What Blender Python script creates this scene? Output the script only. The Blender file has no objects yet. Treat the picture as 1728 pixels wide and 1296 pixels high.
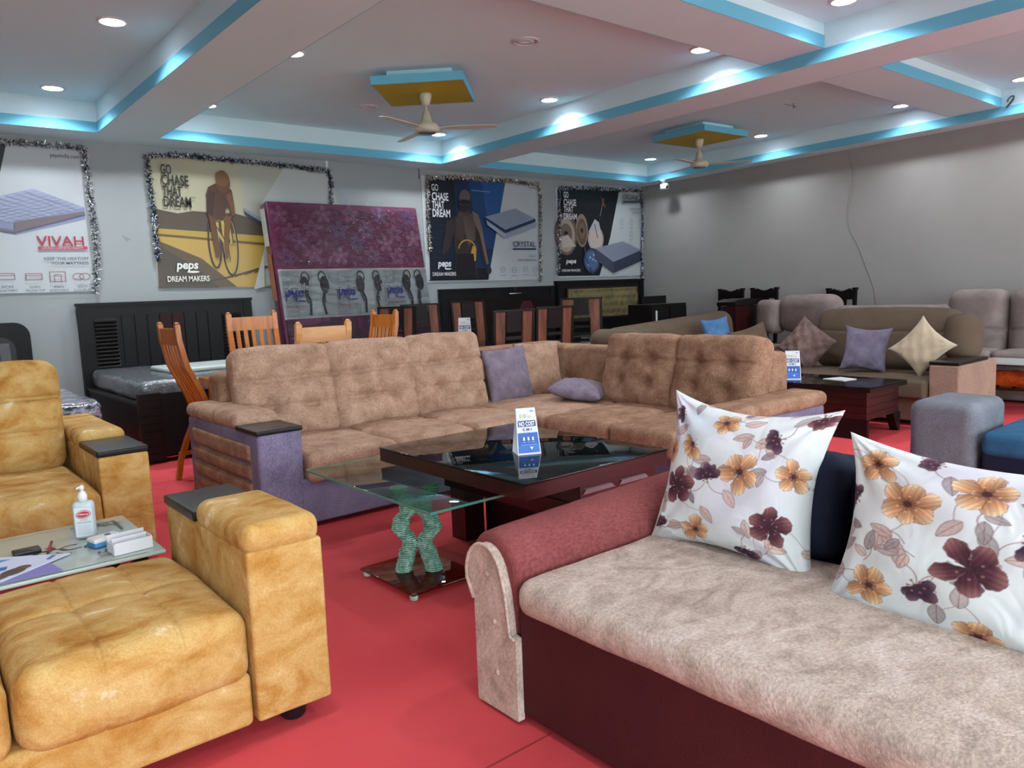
import bpy, bmesh, math, random
import numpy as np
from mathutils import Vector, Matrix, noise
from mathutils.geometry import tessellate_polygon
random.seed(7)
SC = bpy.context.scene
COL = SC.collection
PI = math.pi

# ------------------------------------------------------------------ materials
def lin(h):
    if isinstance(h, str):
        h = h.lstrip('#')
        c = [int(h[i:i+2], 16)/255 for i in (0, 2, 4)]
    else:
        c = list(h)
    return [x/12.92 if x <= 0.04045 else ((x+0.055)/1.055)**2.4 for x in c]

def _new(name):
    m = bpy.data.materials.new(name)
    m.use_nodes = True
    nt = m.node_tree
    return m, nt, nt.nodes['Principled BSDF']

MC = {}
def plain(h, rough=.5, metal=0, spec=.5, trans=0, ior=1.45, emit=None, es=0, coat=0, alpha=1):
    k = (h, rough, metal, spec, trans, emit, es, coat, alpha)
    if k in MC: return MC[k]
    m, nt, b = _new('paint_'+str(h).strip('#'))
    b.inputs['Base Color'].default_value = lin(h)+[1]
    b.inputs['Roughness'].default_value = rough
    b.inputs['Metallic'].default_value = metal
    b.inputs['Specular IOR Level'].default_value = spec
    b.inputs['Transmission Weight'].default_value = trans
    b.inputs['IOR'].default_value = ior
    b.inputs['Coat Weight'].default_value = coat
    b.inputs['Alpha'].default_value = alpha
    if emit:
        b.inputs['Emission Color'].default_value = lin(emit)+[1]
        b.inputs['Emission Strength'].default_value = es
    MC[k] = m
    return m

def mottled(name, cols, scale=(3, 3, 3), detail=8, rough=.9, bump=.15, bscale=400, bdist=.002, sheen=.0, fine=.25, fscale=220, lo=.3, hi=.7, dist=.6, weave=None, spec=.2, coat=0, wrinkle=0):
    """fabric / wood: large colour patches from stretched noise, fine grain on top, fine bump"""
    m, nt, b = _new(name)
    N, L = nt.nodes.new, nt.links.new
    tc = N('ShaderNodeTexCoord'); mp = N('ShaderNodeMapping'); mp.inputs['Scale'].default_value = scale
    L(tc.outputs['Object'], mp.inputs['Vector'])
    n1 = N('ShaderNodeTexNoise'); n1.inputs['Scale'].default_value = 1; n1.inputs['Detail'].default_value = detail
    n1.inputs['Distortion'].default_value = dist; n1.inputs['Roughness'].default_value = .6
    L(mp.outputs[0], n1.inputs['Vector'])
    cr = N('ShaderNodeValToRGB')
    e = cr.color_ramp.elements
    while len(e) < len(cols): e.new(.5)
    for i, c in enumerate(cols):
        e[i].position = lo+(hi-lo)*i/(len(cols)-1); e[i].color = lin(c)+[1]
    L(n1.outputs['Fac'], cr.inputs['Fac'])
    n2 = N('ShaderNodeTexNoise'); n2.inputs['Scale'].default_value = fscale; n2.inputs['Detail'].default_value = 3
    if weave:
        mp2 = N('ShaderNodeMapping'); mp2.inputs['Scale'].default_value = weave
        L(tc.outputs['Object'], mp2.inputs['Vector']); L(mp2.outputs[0], n2.inputs['Vector'])
    else:
        L(tc.outputs['Object'], n2.inputs['Vector'])
    mr = N('ShaderNodeMapRange'); mr.inputs['From Min'].default_value = .3; mr.inputs['From Max'].default_value = .7
    mr.inputs['To Min'].default_value = 1-fine; mr.inputs['To Max'].default_value = 1+fine
    L(n2.outputs['Fac'], mr.inputs['Value'])
    vm = N('ShaderNodeVectorMath'); vm.operation = 'SCALE'
    L(cr.outputs['Color'], vm.inputs[0]); L(mr.outputs[0], vm.inputs['Scale'])
    L(vm.outputs[0], b.inputs['Base Color'])
    bp = N('ShaderNodeBump'); bp.inputs['Strength'].default_value = bump; bp.inputs['Distance'].default_value = bdist
    n3 = N('ShaderNodeTexNoise'); n3.inputs['Scale'].default_value = bscale; n3.inputs['Detail'].default_value = 2
    L(tc.outputs['Object'], n3.inputs['Vector']); L(n3.outputs['Fac'], bp.inputs['Height'])
    L(bp.outputs[0], b.inputs['Normal'])
    if wrinkle:
        b2 = N('ShaderNodeBump'); b2.inputs['Strength'].default_value = wrinkle; b2.inputs['Distance'].default_value = .02
        n4 = N('ShaderNodeTexNoise'); n4.inputs['Scale'].default_value = 9; n4.inputs['Detail'].default_value = 3; n4.inputs['Distortion'].default_value = 1.5
        L(tc.outputs['Object'], n4.inputs['Vector']); L(n4.outputs['Fac'], b2.inputs['Height'])
        L(b2.outputs[0], bp.inputs['Normal'])
    b.inputs['Roughness'].default_value = rough
    b.inputs['Specular IOR Level'].default_value = spec
    b.inputs['Sheen Weight'].default_value = sheen
    b.inputs['Coat Weight'].default_value = coat
    b.inputs['Coat Roughness'].default_value = .15
    return m

def colattr(name, rough=.85, bump=.1, bs=300):
    m, nt, b = _new(name)
    N, L = nt.nodes.new, nt.links.new
    a = N('ShaderNodeVertexColor'); a.layer_name = 'pattern'
    L(a.outputs['Color'], b.inputs['Base Color'])
    bp = N('ShaderNodeBump'); bp.inputs['Strength'].default_value = bump; bp.inputs['Distance'].default_value = .002
    n3 = N('ShaderNodeTexNoise'); n3.inputs['Scale'].default_value = bs
    tc = N('ShaderNodeTexCoord'); L(tc.outputs['Object'], n3.inputs['Vector']); L(n3.outputs['Fac'], bp.inputs['Height'])
    b2 = N('ShaderNodeBump'); b2.inputs['Strength'].default_value = .5; b2.inputs['Distance'].default_value = .02
    n4 = N('ShaderNodeTexNoise'); n4.inputs['Scale'].default_value = 7; n4.inputs['Distortion'].default_value = 1.2
    L(tc.outputs['Object'], n4.inputs['Vector']); L(n4.outputs['Fac'], b2.inputs['Height']); L(b2.outputs[0], bp.inputs['Normal'])
    L(bp.outputs[0], b.inputs['Normal'])
    b.inputs['Roughness'].default_value = rough; b.inputs['Specular IOR Level'].default_value = .25
    return m

def glass_mat(name, tint, rough=.0, alpha=.2):
    """thin tinted glass: mix of clear transparent and glossy by fresnel"""
    m = bpy.data.materials.new(name); m.use_nodes = True
    nt = m.node_tree; nt.nodes.clear()
    N, L = nt.nodes.new, nt.links.new
    o = N('ShaderNodeOutputMaterial'); mx = N('ShaderNodeMixShader'); tr = N('ShaderNodeBsdfTransparent'); gl = N('ShaderNodeBsdfGlossy')
    fr = N('ShaderNodeFresnel'); fr.inputs['IOR'].default_value = 1.6
    ge = N('ShaderNodeNewGeometry'); iv = N('ShaderNodeMath'); iv.operation = 'SUBTRACT'; iv.inputs[0].default_value = 1; L(ge.outputs['Backfacing'], iv.inputs[1])
    mu = N('ShaderNodeMath'); mu.operation = 'MULTIPLY'; L(fr.outputs[0], mu.inputs[0]); L(iv.outputs[0], mu.inputs[1])
    tr.inputs['Color'].default_value = lin(tint)+[1]; gl.inputs['Roughness'].default_value = rough
    L(mu.outputs[0], mx.inputs[0]); L(tr.outputs[0], mx.inputs[1]); L(gl.outputs[0], mx.inputs[2]); L(mx.outputs[0], o.inputs['Surface'])
    return m

M = {}
M['gold'] = mottled('gold_velvet', ['#8f5c28', '#b07e3c', '#c0985a', '#caa86c', '#f0e3c4'], scale=(6, 9, 8), lo=.26, hi=.76, detail=9, fine=.12, fscale=170, bump=.5, bscale=200, dist=.5, wrinkle=.35)
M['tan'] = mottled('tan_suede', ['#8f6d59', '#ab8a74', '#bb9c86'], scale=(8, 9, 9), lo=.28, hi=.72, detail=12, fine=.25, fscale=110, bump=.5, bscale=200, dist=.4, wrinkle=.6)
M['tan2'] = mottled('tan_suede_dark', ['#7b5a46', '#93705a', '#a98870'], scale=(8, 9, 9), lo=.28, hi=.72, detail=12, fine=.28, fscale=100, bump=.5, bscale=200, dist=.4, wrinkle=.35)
M['violet'] = mottled('violet_linen', ['#675e78', '#877e99'], scale=(4, 4, 4), fine=.35, weave=(260, 260, 120), fscale=1, bump=.3)
M['violet2'] = mottled('violet_plush', ['#6f6272', '#8e8190'], scale=(9, 9, 9), fine=.25, bump=.3)
M['maroon'] = mottled('maroon_linen', ['#763a3b', '#894a49'], scale=(3, 3, 3), fine=.25, weave=(60, 300, 60), fscale=1, bump=.4, bscale=300)
M['maroon_dk'] = mottled('dark_maroon_weave', ['#43191c', '#4e2023'], scale=(3, 3, 3), fine=.25, weave=(200, 200, 300), fscale=1, bump=.3)
M['beige'] = mottled('beige_suede', ['#9a8a7e', '#b7a699', '#c9bab0'], scale=(6, 9, 6), detail=9, fine=.2, fscale=110, bump=.7, bscale=140, bdist=.003, dist=1.4)
M['navy'] = mottled('navy_cloth', ['#171b2c', '#202538'], fine=.2)
M['olive'] = mottled('olive_cloth', ['#584b3e', '#69594a'], scale=(2, 2, 2), fine=.15, bump=.2)
M['olive_lt'] = mottled('fawn_weave', ['#8a7263', '#9d8574'], scale=(3, 3, 3), fine=.25, weave=(80, 80, 300), fscale=1)
M['taupe'] = mottled('taupe_plush', ['#7e716e', '#998b87'], scale=(5, 5, 5), fine=.15, bump=.3)
M['grey'] = mottled('grey_linen', ['#62656d', '#787b83'], scale=(4, 4, 4), fine=.3, weave=(300, 300, 120), fscale=1, bump=.3)
M['blue'] = mottled('blue_cloth', ['#27506f', '#366688'], scale=(4, 4, 4), fine=.2)
M['bluepil'] = mottled('blue_cushion', ['#3d6591', '#5c86ad'], scale=(6, 6, 6), fine=.15)
M['fur'] = mottled('brown_fur', ['#65504a', '#85706a'], scale=(14, 14, 14), fine=.4, bump=.8, bscale=120, bdist=.01)
M['cream'] = mottled('cream_satin', ['#a5957d', '#c2b296'], scale=(4, 4, 4), fine=.08, sheen=.5)
M['brownpil'] = mottled('brown_cushion', ['#5d4a40', '#75624f'], scale=(6, 6, 6), fine=.15)
M['greyviolet'] = mottled('grey_violet_cushion', ['#625a6c', '#7c7486'], scale=(8, 8, 8), fine=.2)
M['carpet'] = mottled('red_carpet', ['#c4444a', '#cd4e52'], scale=(1.5, 1.5, 1.5), fine=.18, fscale=500, bump=.4, bscale=500, sheen=.0, spec=.1)
M['black_lac'] = mottled('dark_polished_wood', ['#100b0b', '#1b1212'], scale=(1, 12, 12), rough=.35, bump=.05, sheen=0, fine=.1, spec=.3, coat=0)
M['maroon_wood'] = mottled('mahogany_wood', ['#250c0e', '#3a1416'], scale=(1.5, 14, 14), rough=.28, bump=.05, sheen=0, fine=.1, spec=.5, coat=.3)
M['espresso'] = mottled('espresso_bed_wood', ['#0a090b', '#121114'], scale=(14, 2, 2), rough=.5, bump=.1, sheen=0, fine=.15, spec=.25)
M['orange'] = mottled('honey_wood', ['#8f4a14', '#b8691f', '#c47a2c'], scale=(12, 12, 1.6), rough=.35, bump=.05, sheen=0, fine=.08, spec=.4, coat=.2)
M['litwood'] = mottled('lit_honey_wood', ['#c98a52', '#dba36d'], scale=(3, 14, 12), rough=.4, bump=.05, sheen=0, fine=.08, spec=.4)  # lit copy of the honey wood, the bright light is put into the colour
M['chestnut'] = mottled('chestnut_panel', ['#4e2c20', '#6e4030', '#84503c'], scale=(14, 14, 1.5), rough=.35, sheen=0, fine=.1, spec=.4, coat=.2)
M['wall'] = mottled('white_wall_paint', ['#999e9f', '#a0a5a6'], scale=(.7, .7, .7), fine=.02, bump=.05, sheen=0, rough=.8)
M['wall_warm'] = mottled('grey_white_wall_paint', ['#a19e9a', '#a8a5a1'], scale=(.7, .7, .7), fine=.02, bump=.05, sheen=0, rough=.8)
M['ceil'] = mottled('white_ceiling_paint', ['#d1ecf2', '#d7f1f7'], scale=(.5, .5, .5), fine=.01, bump=.03, sheen=0, rough=.85)
M['cyan'] = mottled('sky_blue_paint', ['#6cbbd6', '#73c1db'], scale=(.6, .6, .6), fine=.02, bump=.02, sheen=0, rough=.6)
M['yellow'] = mottled('mustard_paint', ['#ad9f26', '#b8aa2c'], scale=(1, 1, 1), fine=.02, bump=.02, sheen=0, rough=.6)
M['ivory'] = plain('#c9c9b4', .35)
M['white'] = plain('#dcdcdc', .5)
M['frost'] = plain('#c3cdc8', .25)
M['glass'] = glass_mat('clear_green_glass', '#c2dccf')
M['glassd'] = glass_mat('smoked_glass', '#9db3ab')
M['glassbase'] = glass_mat('brown_tinted_glass', '#d0a8a2')
M['gem'] = mottled('green_cut_glass', ['#5a8f7d', '#98c8b5', '#e0f5ec'], scale=(40, 40, 40), rough=.12, bump=.6, bscale=90, sheen=0, spec=.9, fine=.2)
M['plastic'] = mottled('silver_quilted_plastic', ['#4a4e52', '#63686b', '#8f9497'], scale=(30, 30, 30), rough=.25, bump=.5, bscale=40, bdist=.01, sheen=0, spec=.7, coat=.6)
M['plastic2'] = mottled('printed_plastic_wrap', ['#2e3140', '#9399a4', '#b39da2', '#c6c9cc'], scale=(5, 16, 6), rough=.2, bump=.6, bscale=30, bdist=.01, sheen=0, spec=.6, coat=.4, lo=.44, hi=.66, dist=2)
M['tuft'] = mottled('olive_gold_leatherette', ['#645a3e', '#877a55'], scale=(7, 7, 7), rough=.4, fine=.1, sheen=0)
M['tinsel_g'] = plain('#39584c', .25, metal=.8)
M['tinsel_s'] = plain('#b9bdc4', .2, metal=.9)
M['tinsel_b'] = plain('#333a63', .25, metal=.8)
M['tinsel_o'] = plain('#8a7a52', .25, metal=.8)
M['tinsel_w'] = plain('#d9d9dc', .4)
M['steel'] = plain('#8f9499', .3, metal=.9)
M['blackp'] = plain('#15151a', .35)
M['graywood'] = mottled('grey_metal_paint', ['#4d5055', '#5d6166'], scale=(6, 6, 6), fine=.1, sheen=0, rough=.4)
M['lamp'] = plain('#ffffff', .5, emit='#e9efff', es=14)
M['greenprint'] = mottled('printed_green_glass', ['#62643a', '#8b8a5a', '#a9a57c'], scale=(6, 6, 6), rough=.15, sheen=0, spec=.6, dist=2)
M['bwflor'] = mottled('black_white_print', ['#0d0d10', '#141418', '#c9c9c9'], scale=(60, 60, 60), lo=.5, hi=.6, rough=.9, dist=2)
M['orangecloth'] = mottled('orange_cloth', ['#9a3410', '#c75a1c'], scale=(20, 20, 20))

# ------------------------------------------------------------------ mesh builder
class MB:
    def __init__(s):
        s.v = []; s.f = []; s.m = []; s.sm = []; s.mats = []
    def mi(s, mat):
        if mat not in s.mats: s.mats.append(mat)
        return s.mats.index(mat)
    def add(s, vs, fs, mat, smooth=False, X=None):
        o = len(s.v)
        for p in vs:
            p = Vector(p)
            s.v.append(X @ p if X is not None else p)
        i = s.mi(mat)
        for f in fs:
            s.f.append([a+o for a in f]); s.m.append(i); s.sm.append(smooth)
        return s
    def box(s, x0, x1, y0, y1, z0, z1, mat, X=None, bev=0):
        if bev > 0:
            return s.soft(((x0+x1)/2, (y0+y1)/2, (z0+z1)/2), ((x1-x0)/2, (y1-y0)/2, (z1-z0)/2), bev, mat, n=1, X=X)
        vs = [(x, y, z) for x in (x0, x1) for y in (y0, y1) for z in (z0, z1)]
        fs = [(0, 1, 3, 2), (4, 6, 7, 5), (0, 4, 5, 1), (2, 3, 7, 6), (0, 2, 6, 4), (1, 5, 7, 3)]
        return s.add(vs, fs, mat, X=X)
    def prism(s, pts, mat, ax='x', a0=0, a1=1, smooth=False, X=None):
        """polygon pts extruded along axis ax; pts are the other two coordinates in xyz order"""
        n = len(pts)
        def P(p, a):
            return {'x': (a, p[0], p[1]), 'y': (p[0], a, p[1]), 'z': (p[0], p[1], a)}[ax]
        vs = [P(p, a0) for p in pts]+[P(p, a1) for p in pts]
        tr = tessellate_polygon([[Vector((p[0], p[1], 0)) for p in pts]])
        s.add(vs, [tuple(t) for t in tr]+[tuple(a+n for a in reversed(t)) for t in tr], mat, X=X)
        return s.add(vs, [(i, (i+1) % n, n+(i+1) % n, n+i) for i in range(n)], mat, smooth=smooth, X=X)
    def tube(s, path, r, mat, n=10, cap=True, X=None, flat=1.0):
        path = [Vector(p) for p in path]
        rs = r if isinstance(r, (list, tuple)) else [r]*len(path)
        vs = []; fs = []
        t0 = (path[1]-path[0]).normalized()
        up = Vector((0, 0, 1)) if abs(t0.z) < .9 else Vector((0, 1, 0))
        a = t0.cross(up).normalized()
        for i, p in enumerate(path):
            t = (path[min(i+1, len(path)-1)]-path[max(i-1, 0)]).normalized()
            a = (a-t*a.dot(t)).normalized(); b = t.cross(a)
            for k in range(n):
                w = 2*PI*k/n
                vs.append(p+(a*math.cos(w)+b*math.sin(w)*flat)*rs[i])
        for i in range(len(path)-1):
            for k in range(n):
                fs.append((i*n+k, i*n+(k+1) % n, (i+1)*n+(k+1) % n, (i+1)*n+k))
        if cap:
            fs.append(tuple(range(n-1, -1, -1))); fs.append(tuple((len(path)-1)*n+k for k in range(n)))
        return s.add(vs, fs, mat, smooth=True, X=X)
    def lathe(s, prof, mat, c=(0, 0, 0), n=24, X=None, smooth=True):
        vs = []; fs = []
        for (r, z) in prof:
            for k in range(n):
                w = 2*PI*k/n; vs.append((c[0]+r*math.cos(w), c[1]+r*math.sin(w), c[2]+z))
        for i in range(len(prof)-1):
            for k in range(n):
                fs.append((i*n+k, i*n+(k+1) % n, (i+1)*n+(k+1) % n, (i+1)*n+k))
        fs.append(tuple(range(n-1, -1, -1))); fs.append(tuple((len(prof)-1)*n+k for k in range(n)))
        return s.add(vs, fs, mat, smooth=smooth, X=X)
    def bar(s, pts, w, d, mat, X=None, wd=None):
        """rectangular section bar swept along pts; wd = direction of width"""
        pts = [Vector(p) for p in pts]; vs = []; fs = []
        for i, p in enumerate(pts):
            t = (pts[min(i+1, len(pts)-1)]-pts[max(i-1, 0)]).normalized()
            a = Vector(wd or (1, 0, 0)); a = (a-t*a.dot(t)).normalized(); b = t.cross(a)
            for (q, r) in ((-1, -1), (1, -1), (1, 1), (-1, 1)): vs.append(p+a*q*w/2+b*r*d/2)
        for i in range(len(pts)-1):
            for k in range(4): fs.append((i*4+k, i*4+(k+1) % 4, i*4+4+(k+1) % 4, i*4+4+k))
        fs.append((3, 2, 1, 0)); e = 4*len(pts)-4; fs.append((e, e+1, e+2, e+3))
        return s.add(vs, fs, mat, X=X)
    def soft(s, c, h, r, mat, n=8, puff=(0, 0, 0), tufts=(), seams=(), X=None, wr=0, ws=6, rr=3, fn=None):
        """rounded box with optional bulge, button tufts and stitched seams"""
        c = Vector(c); r = min(r, min(h)*.999)
        nn = n if isinstance(n, (list, tuple)) else (n, n, n)
        def coords(a, m):
            H = h[a]; I = H-r
            e = [H-r*(1-k/rr)*1.0 for k in range(rr+1)] # I .. H
            L = [-x for x in reversed(e)]
            mid = [-I+2*I*k/m for k in range(1, m)] if m > 1 else []
            out = L[:-1]+[-I]+mid+[I]+e[1:]
            out = [x for i, x in enumerate(out) if i == 0 or x-out[i-1] > 1e-6 or i == len(out)-1]
            ex = [sm[3]+sm[5]*k for sm in seams if sm[2] == a for k in (-1.6, -.8, 0, .8, 1.6) if abs(sm[3]+sm[5]*k) < I-.002]
            if ex:
                lo_, hi_ = min(ex), max(ex)
                out = [x for x in out if abs(x) >= I-1e-6 or min(abs(x-q) for q in ex) > .004]+ex
                out = sorted(set(round(x, 6) for x in out))
            return out
        cs = [coords(a, nn[a]) for a in range(3)]
        idx = {}; vs = []; fs = []
        def V(q):
            k = (round(q[0], 6), round(q[1], 6), round(q[2], 6))
            if k in idx: return idx[k]
            inn = [max(-(h[a]-r), min(h[a]-r, q[a])) for a in range(3)]
            dd = Vector([math.tan(PI/4*max(-1, min(1, (q[a]-inn[a])/r)))  if r > 0 else 0 for a in range(3)])
            # project the corner shell onto the sphere
            mx = max(abs(dd.x), abs(dd.y), abs(dd.z), 1e-9)
            p = Vector(inn)+ (dd.normalized()*r if dd.length > 1e-9 else Vector())
            u = [p[a]/h[a] for a in range(3)]
            p0 = p.copy()
            for a in range(3):
                o = [b for b in range(3) if b != a]
                if puff[a]: p[a] += puff[a]*u[a]*max(0, 1-u[o[0]]**2)*max(0, 1-u[o[1]]**2)
            for (a, sg, q1, q2, dep, rad) in tufts:
                o = [b for b in range(3) if b != a]
                if u[a]*sg > .3:
                    d2 = (p0[o[0]]-q1)**2+(p0[o[1]]-q2)**2
                    p[a] -= sg*dep*math.exp(-d2/rad**2)*min(1, (u[a]*sg-.3)/.4)
            for (a, sg, b, pos, dep, wd) in seams:
                if u[a]*sg > .3:
                    p[a] -= sg*dep*math.exp(-((p0[b]-pos)/wd)**2)*min(1, (u[a]*sg-.3)/.4)
            if wr:
                nv = noise.noise_vector((p0+c)*ws)
                p += nv*wr
            if fn: p = fn(p, u)
            idx[k] = len(vs); vs.append(p+c)
            return idx[k]
        for a in range(3):
            b, d = [(1, 2), (2, 0), (0, 1)][a]
            for sg in (-1, 1):
                for i in range(len(cs[b])-1):
                    for j in range(len(cs[d])-1):
                        q = []
                        for (ii, jj) in ((i, j), (i+1, j), (i+1, j+1), (i, j+1)):
                            t = [0, 0, 0]; t[a] = sg*h[a]; t[b] = cs[b][ii]; t[d] = cs[d][jj]
                            q.append(V(t))
                        if sg < 0: q.reverse()
                        if len(set(q)) > 2: fs.append(tuple(q))
        return s.add(vs, fs, mat, smooth=True, X=X)
    def build(s, name, parent=None, kind=None):
        o_loc = Vector(parent_world(parent)) if parent else Vector((0, 0, 0))
        me = bpy.data.meshes.new(name)
        me.from_pydata([tuple(p-o_loc) for p in s.v], [], s.f)
        for m in s.mats: me.materials.append(m)
        me.polygons.foreach_set('material_index', s.m)
        me.polygons.foreach_set('use_smooth', s.sm)
        me.update()
        ob = bpy.data.objects.new(name, me); COL.objects.link(ob)
        if parent: ob.parent = parent
        if kind: ob['kind'] = kind
        return ob

def parent_world(p):
    v = Vector((0, 0, 0))
    while p is not None:
        v += p.location; p = p.parent
    return v

def thing(name, label, cat, loc, group=None):
    o = bpy.data.objects.new(name, None); COL.objects.link(o)
    o.empty_display_size = .1; o.location = loc
    o['label'] = label; o['category'] = cat
    if group: o['group'] = group
    return o

def single(mb, name, label, cat, group=None, kind=None, loc=None):
    """a thing that is one mesh; origin moved to its base centre"""
    ob = mb.build(name)
    xs = [p.x for p in mb.v]; ys = [p.y for p in mb.v]; zs = [p.z for p in mb.v]
    c = Vector(loc) if loc else Vector(((min(xs)+max(xs))/2, (min(ys)+max(ys))/2, min(zs)))
    ob.data.transform(Matrix.Translation(-c)); ob.location = c
    ob['label'] = label; ob['category'] = cat
    if group: ob['group'] = group
    if kind: ob['kind'] = kind
    return ob

def dup(root, loc, rz=0, label=None, group=None):
    r = root.copy(); COL.objects.link(r); r.location = loc; r.rotation_euler = (0, 0, rz)
    if label: r['label'] = label
    if group: r['group'] = group
    for ch in list(root.children):
        c = ch.copy(); COL.objects.link(c); c.parent = r
        for g in list(ch.children):
            d = g.copy(); COL.objects.link(d); d.parent = c
    return r

def struct(mb, name):
    o = mb.build(name); o['kind'] = 'structure'; return o

# ------------------------------------------------------------------ flat printed artwork
class Art:
    """flat coloured shapes printed on a sheet; f(u, v, layer) gives the point in the room"""
    def __init__(s, f, rough=.35):
        s.f = f; s.mb = MB(); s.k = 0; s.rough = rough
    def poly(s, pts, col, m=None):
        s.k += 1
        tr = tessellate_polygon([[Vector((p[0], p[1], 0)) for p in pts]])
        area = sum(pts[i][0]*pts[(i+1) % len(pts)][1]-pts[(i+1) % len(pts)][0]*pts[i][1] for i in range(len(pts)))
        fs = []
        for t in tr:
            a, b, c = [pts[i] for i in t]
            cr = (b[0]-a[0])*(c[1]-a[1])-(c[0]-a[0])*(b[1]-a[1])
            fs.append(tuple(t) if cr > 0 else tuple(reversed(t)))
        s.mb.add([s.f(p[0], p[1], s.k) for p in pts], fs, m or plain(col, s.rough))
        return s
    def rect(s, x0, y0, x1, y1, col): return s.poly([(x0, y0), (x1, y0), (x1, y1), (x0, y1)], col)
    def ell(s, cx, cy, rx, ry, col, n=24, rot=0):
        return s.poly([(cx+rx*math.cos(2*PI*i/n)*math.cos(rot)-ry*math.sin(2*PI*i/n)*math.sin(rot), cy+rx*math.cos(2*PI*i/n)*math.sin(rot)+ry*math.sin(2*PI*i/n)*math.cos(rot)) for i in range(n)], col)
    def line(s, pts, w, col):
        for i in range(len(pts)-1):
            (x0, y0), (x1, y1) = pts[i], pts[i+1]
            L = math.hypot(x1-x0, y1-y0) or 1
            nx, ny = -(y1-y0)/L*w/2, (x1-x0)/L*w/2
            s.poly([(x0-nx, y0-ny), (x1-nx, y1-ny), (x1+nx, y1+ny), (x0+nx, y0+ny)], col); s.k -= 1
        s.k += 1
        return s
    def ring(s, cx, cy, rx, ry, w, col, n=24, a0=0, a1=2*PI):
        return s.line([(cx+rx*math.cos(a0+(a1-a0)*i/n), cy+ry*math.sin(a0+(a1-a0)*i/n)) for i in range(n+1)], w, col)
    def text(s, st, x0, y0, x1, y1, col, bold=.0, shear=0):
        """text stretched to fill the box"""
        s.k += 1
        vs, fs = text_mesh(st, bold, shear)
        ax = min(v[0] for v in vs); bx = max(v[0] for v in vs); ay = min(v[1] for v in vs); by = max(v[1] for v in vs)
        P = [s.f(x0+(v[0]-ax)/(bx-ax)*(x1-x0), y0+(v[1]-ay)/(by-ay)*(y1-y0), s.k) for v in vs]
        s.mb.add(P, fs, plain(col, s.rough))
        return s
    def textq(s, st, q, col, bold=0, shear=0):
        """text fitted to a quad bl, br, tr, tl"""
        s.k += 1
        vs, fs = text_mesh(st, bold, shear)
        ax = min(v[0] for v in vs); bx = max(v[0] for v in vs); ay = min(v[1] for v in vs); by = max(v[1] for v in vs)
        P = []
        for v in vs:
            a = (v[0]-ax)/(bx-ax); b = (v[1]-ay)/(by-ay)
            p = [(q[0][i]*(1-a)+q[1][i]*a)*(1-b)+(q[3][i]*(1-a)+q[2][i]*a)*b for i in (0, 1)]
            P.append(s.f(p[0], p[1], s.k))
        s.mb.add(P, fs, plain(col, s.rough))
        return s

_TC = {}
def text_mesh(st, bold=0, shear=0):
    k = (st, bold, shear)
    if k in _TC: return _TC[k]
    cu = bpy.data.curves.new('lettering', 'FONT'); cu.body = st; cu.offset = bold; cu.shear = shear; cu.resolution_u = 3
    ob = bpy.data.objects.new('lettering', cu); COL.objects.link(ob)
    dg = bpy.context.evaluated_depsgraph_get()
    me = bpy.data.meshes.new_from_object(ob.evaluated_get(dg))
    vs = [tuple(v.co) for v in me.vertices]; fs = [tuple(p.vertices) for p in me.polygons]
    bpy.data.objects.remove(ob); bpy.data.curves.remove(cu); bpy.data.meshes.remove(me)
    _TC[k] = (vs, fs)
    return vs, fs

# ------------------------------------------------------------------ camera
cam = bpy.data.cameras.new('camera'); cam.sensor_width = 36; cam.lens = 27.02; cam.clip_end = 100
co = bpy.data.objects.new('camera', cam); COL.objects.link(co)
Rm = [[0.767808, 0.1057198, -0.6318973], [-0.6395037, 0.0667257, -0.7658869], [-0.0388056, 0.9921547, 0.1188407]]
co.matrix_world = Matrix.Translation((0, 0, 1.35)) @ Matrix(Rm).to_4x4()
SC.camera = co
# ------------------------------------------------------------------ room shell
ZS, ZC = 3.09, 3.38          # soffit underside, main ceiling
YB = 9.16                    # back wall
def xr(y): return 10.68+(y-9.16)*0.062   # right wall runs very slightly inwards
m = MB(); m.box(-3, 11, -2.6, YB+.2, -.12, 0, M['carpet']); struct(m, 'floor')
m = MB()
for (a, b) in (((.9, 1.655), (3.2, 1.69)),):
    m.box(a[0], 1.47, 1.655, 1.661, 0, .0012, plain('#8f2a30', .9))
for y in (1.66-3.9, 1.66+3.9): m.box(-3, 10, y, y+.004, 0, .0012, plain('#8f2a30', .9))
struct(m, 'trim_1')
m = MB(); m.box(-3.2, 11.2, YB, YB+.2, 0, 3.5, M['wall']); struct(m, 'wall_back')
m = MB(); m.prism([(xr(-2.6), -2.6), (xr(YB), YB), (xr(YB)+.25, YB), (xr(-2.6)+.25, -2.6)], M['wall_warm'], 'z', 0, 3.5); struct(m, 'wall_right')
m = MB(); m.box(-3.2, -3, -2.6, YB, 0, 3.5, M['wall']); struct(m, 'wall_left')
# shop front behind the camera: head band and piers, open to the street
m = MB(); m.box(-3.2, 10.4, -2.8, -2.6, 2.62, 3.5, M['wall'])
for x in (-3.2, 3.4, 9.7): m.box(x, x+.35, -2.8, -2.6, 0, 2.62, M['wall'])
struct(m, 'wall_front')
m = MB(); m.box(-30, 40, -40, -2.8, -.16, -.12, plain('#b8b8b2', .9)); struct(m, 'ground')

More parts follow.
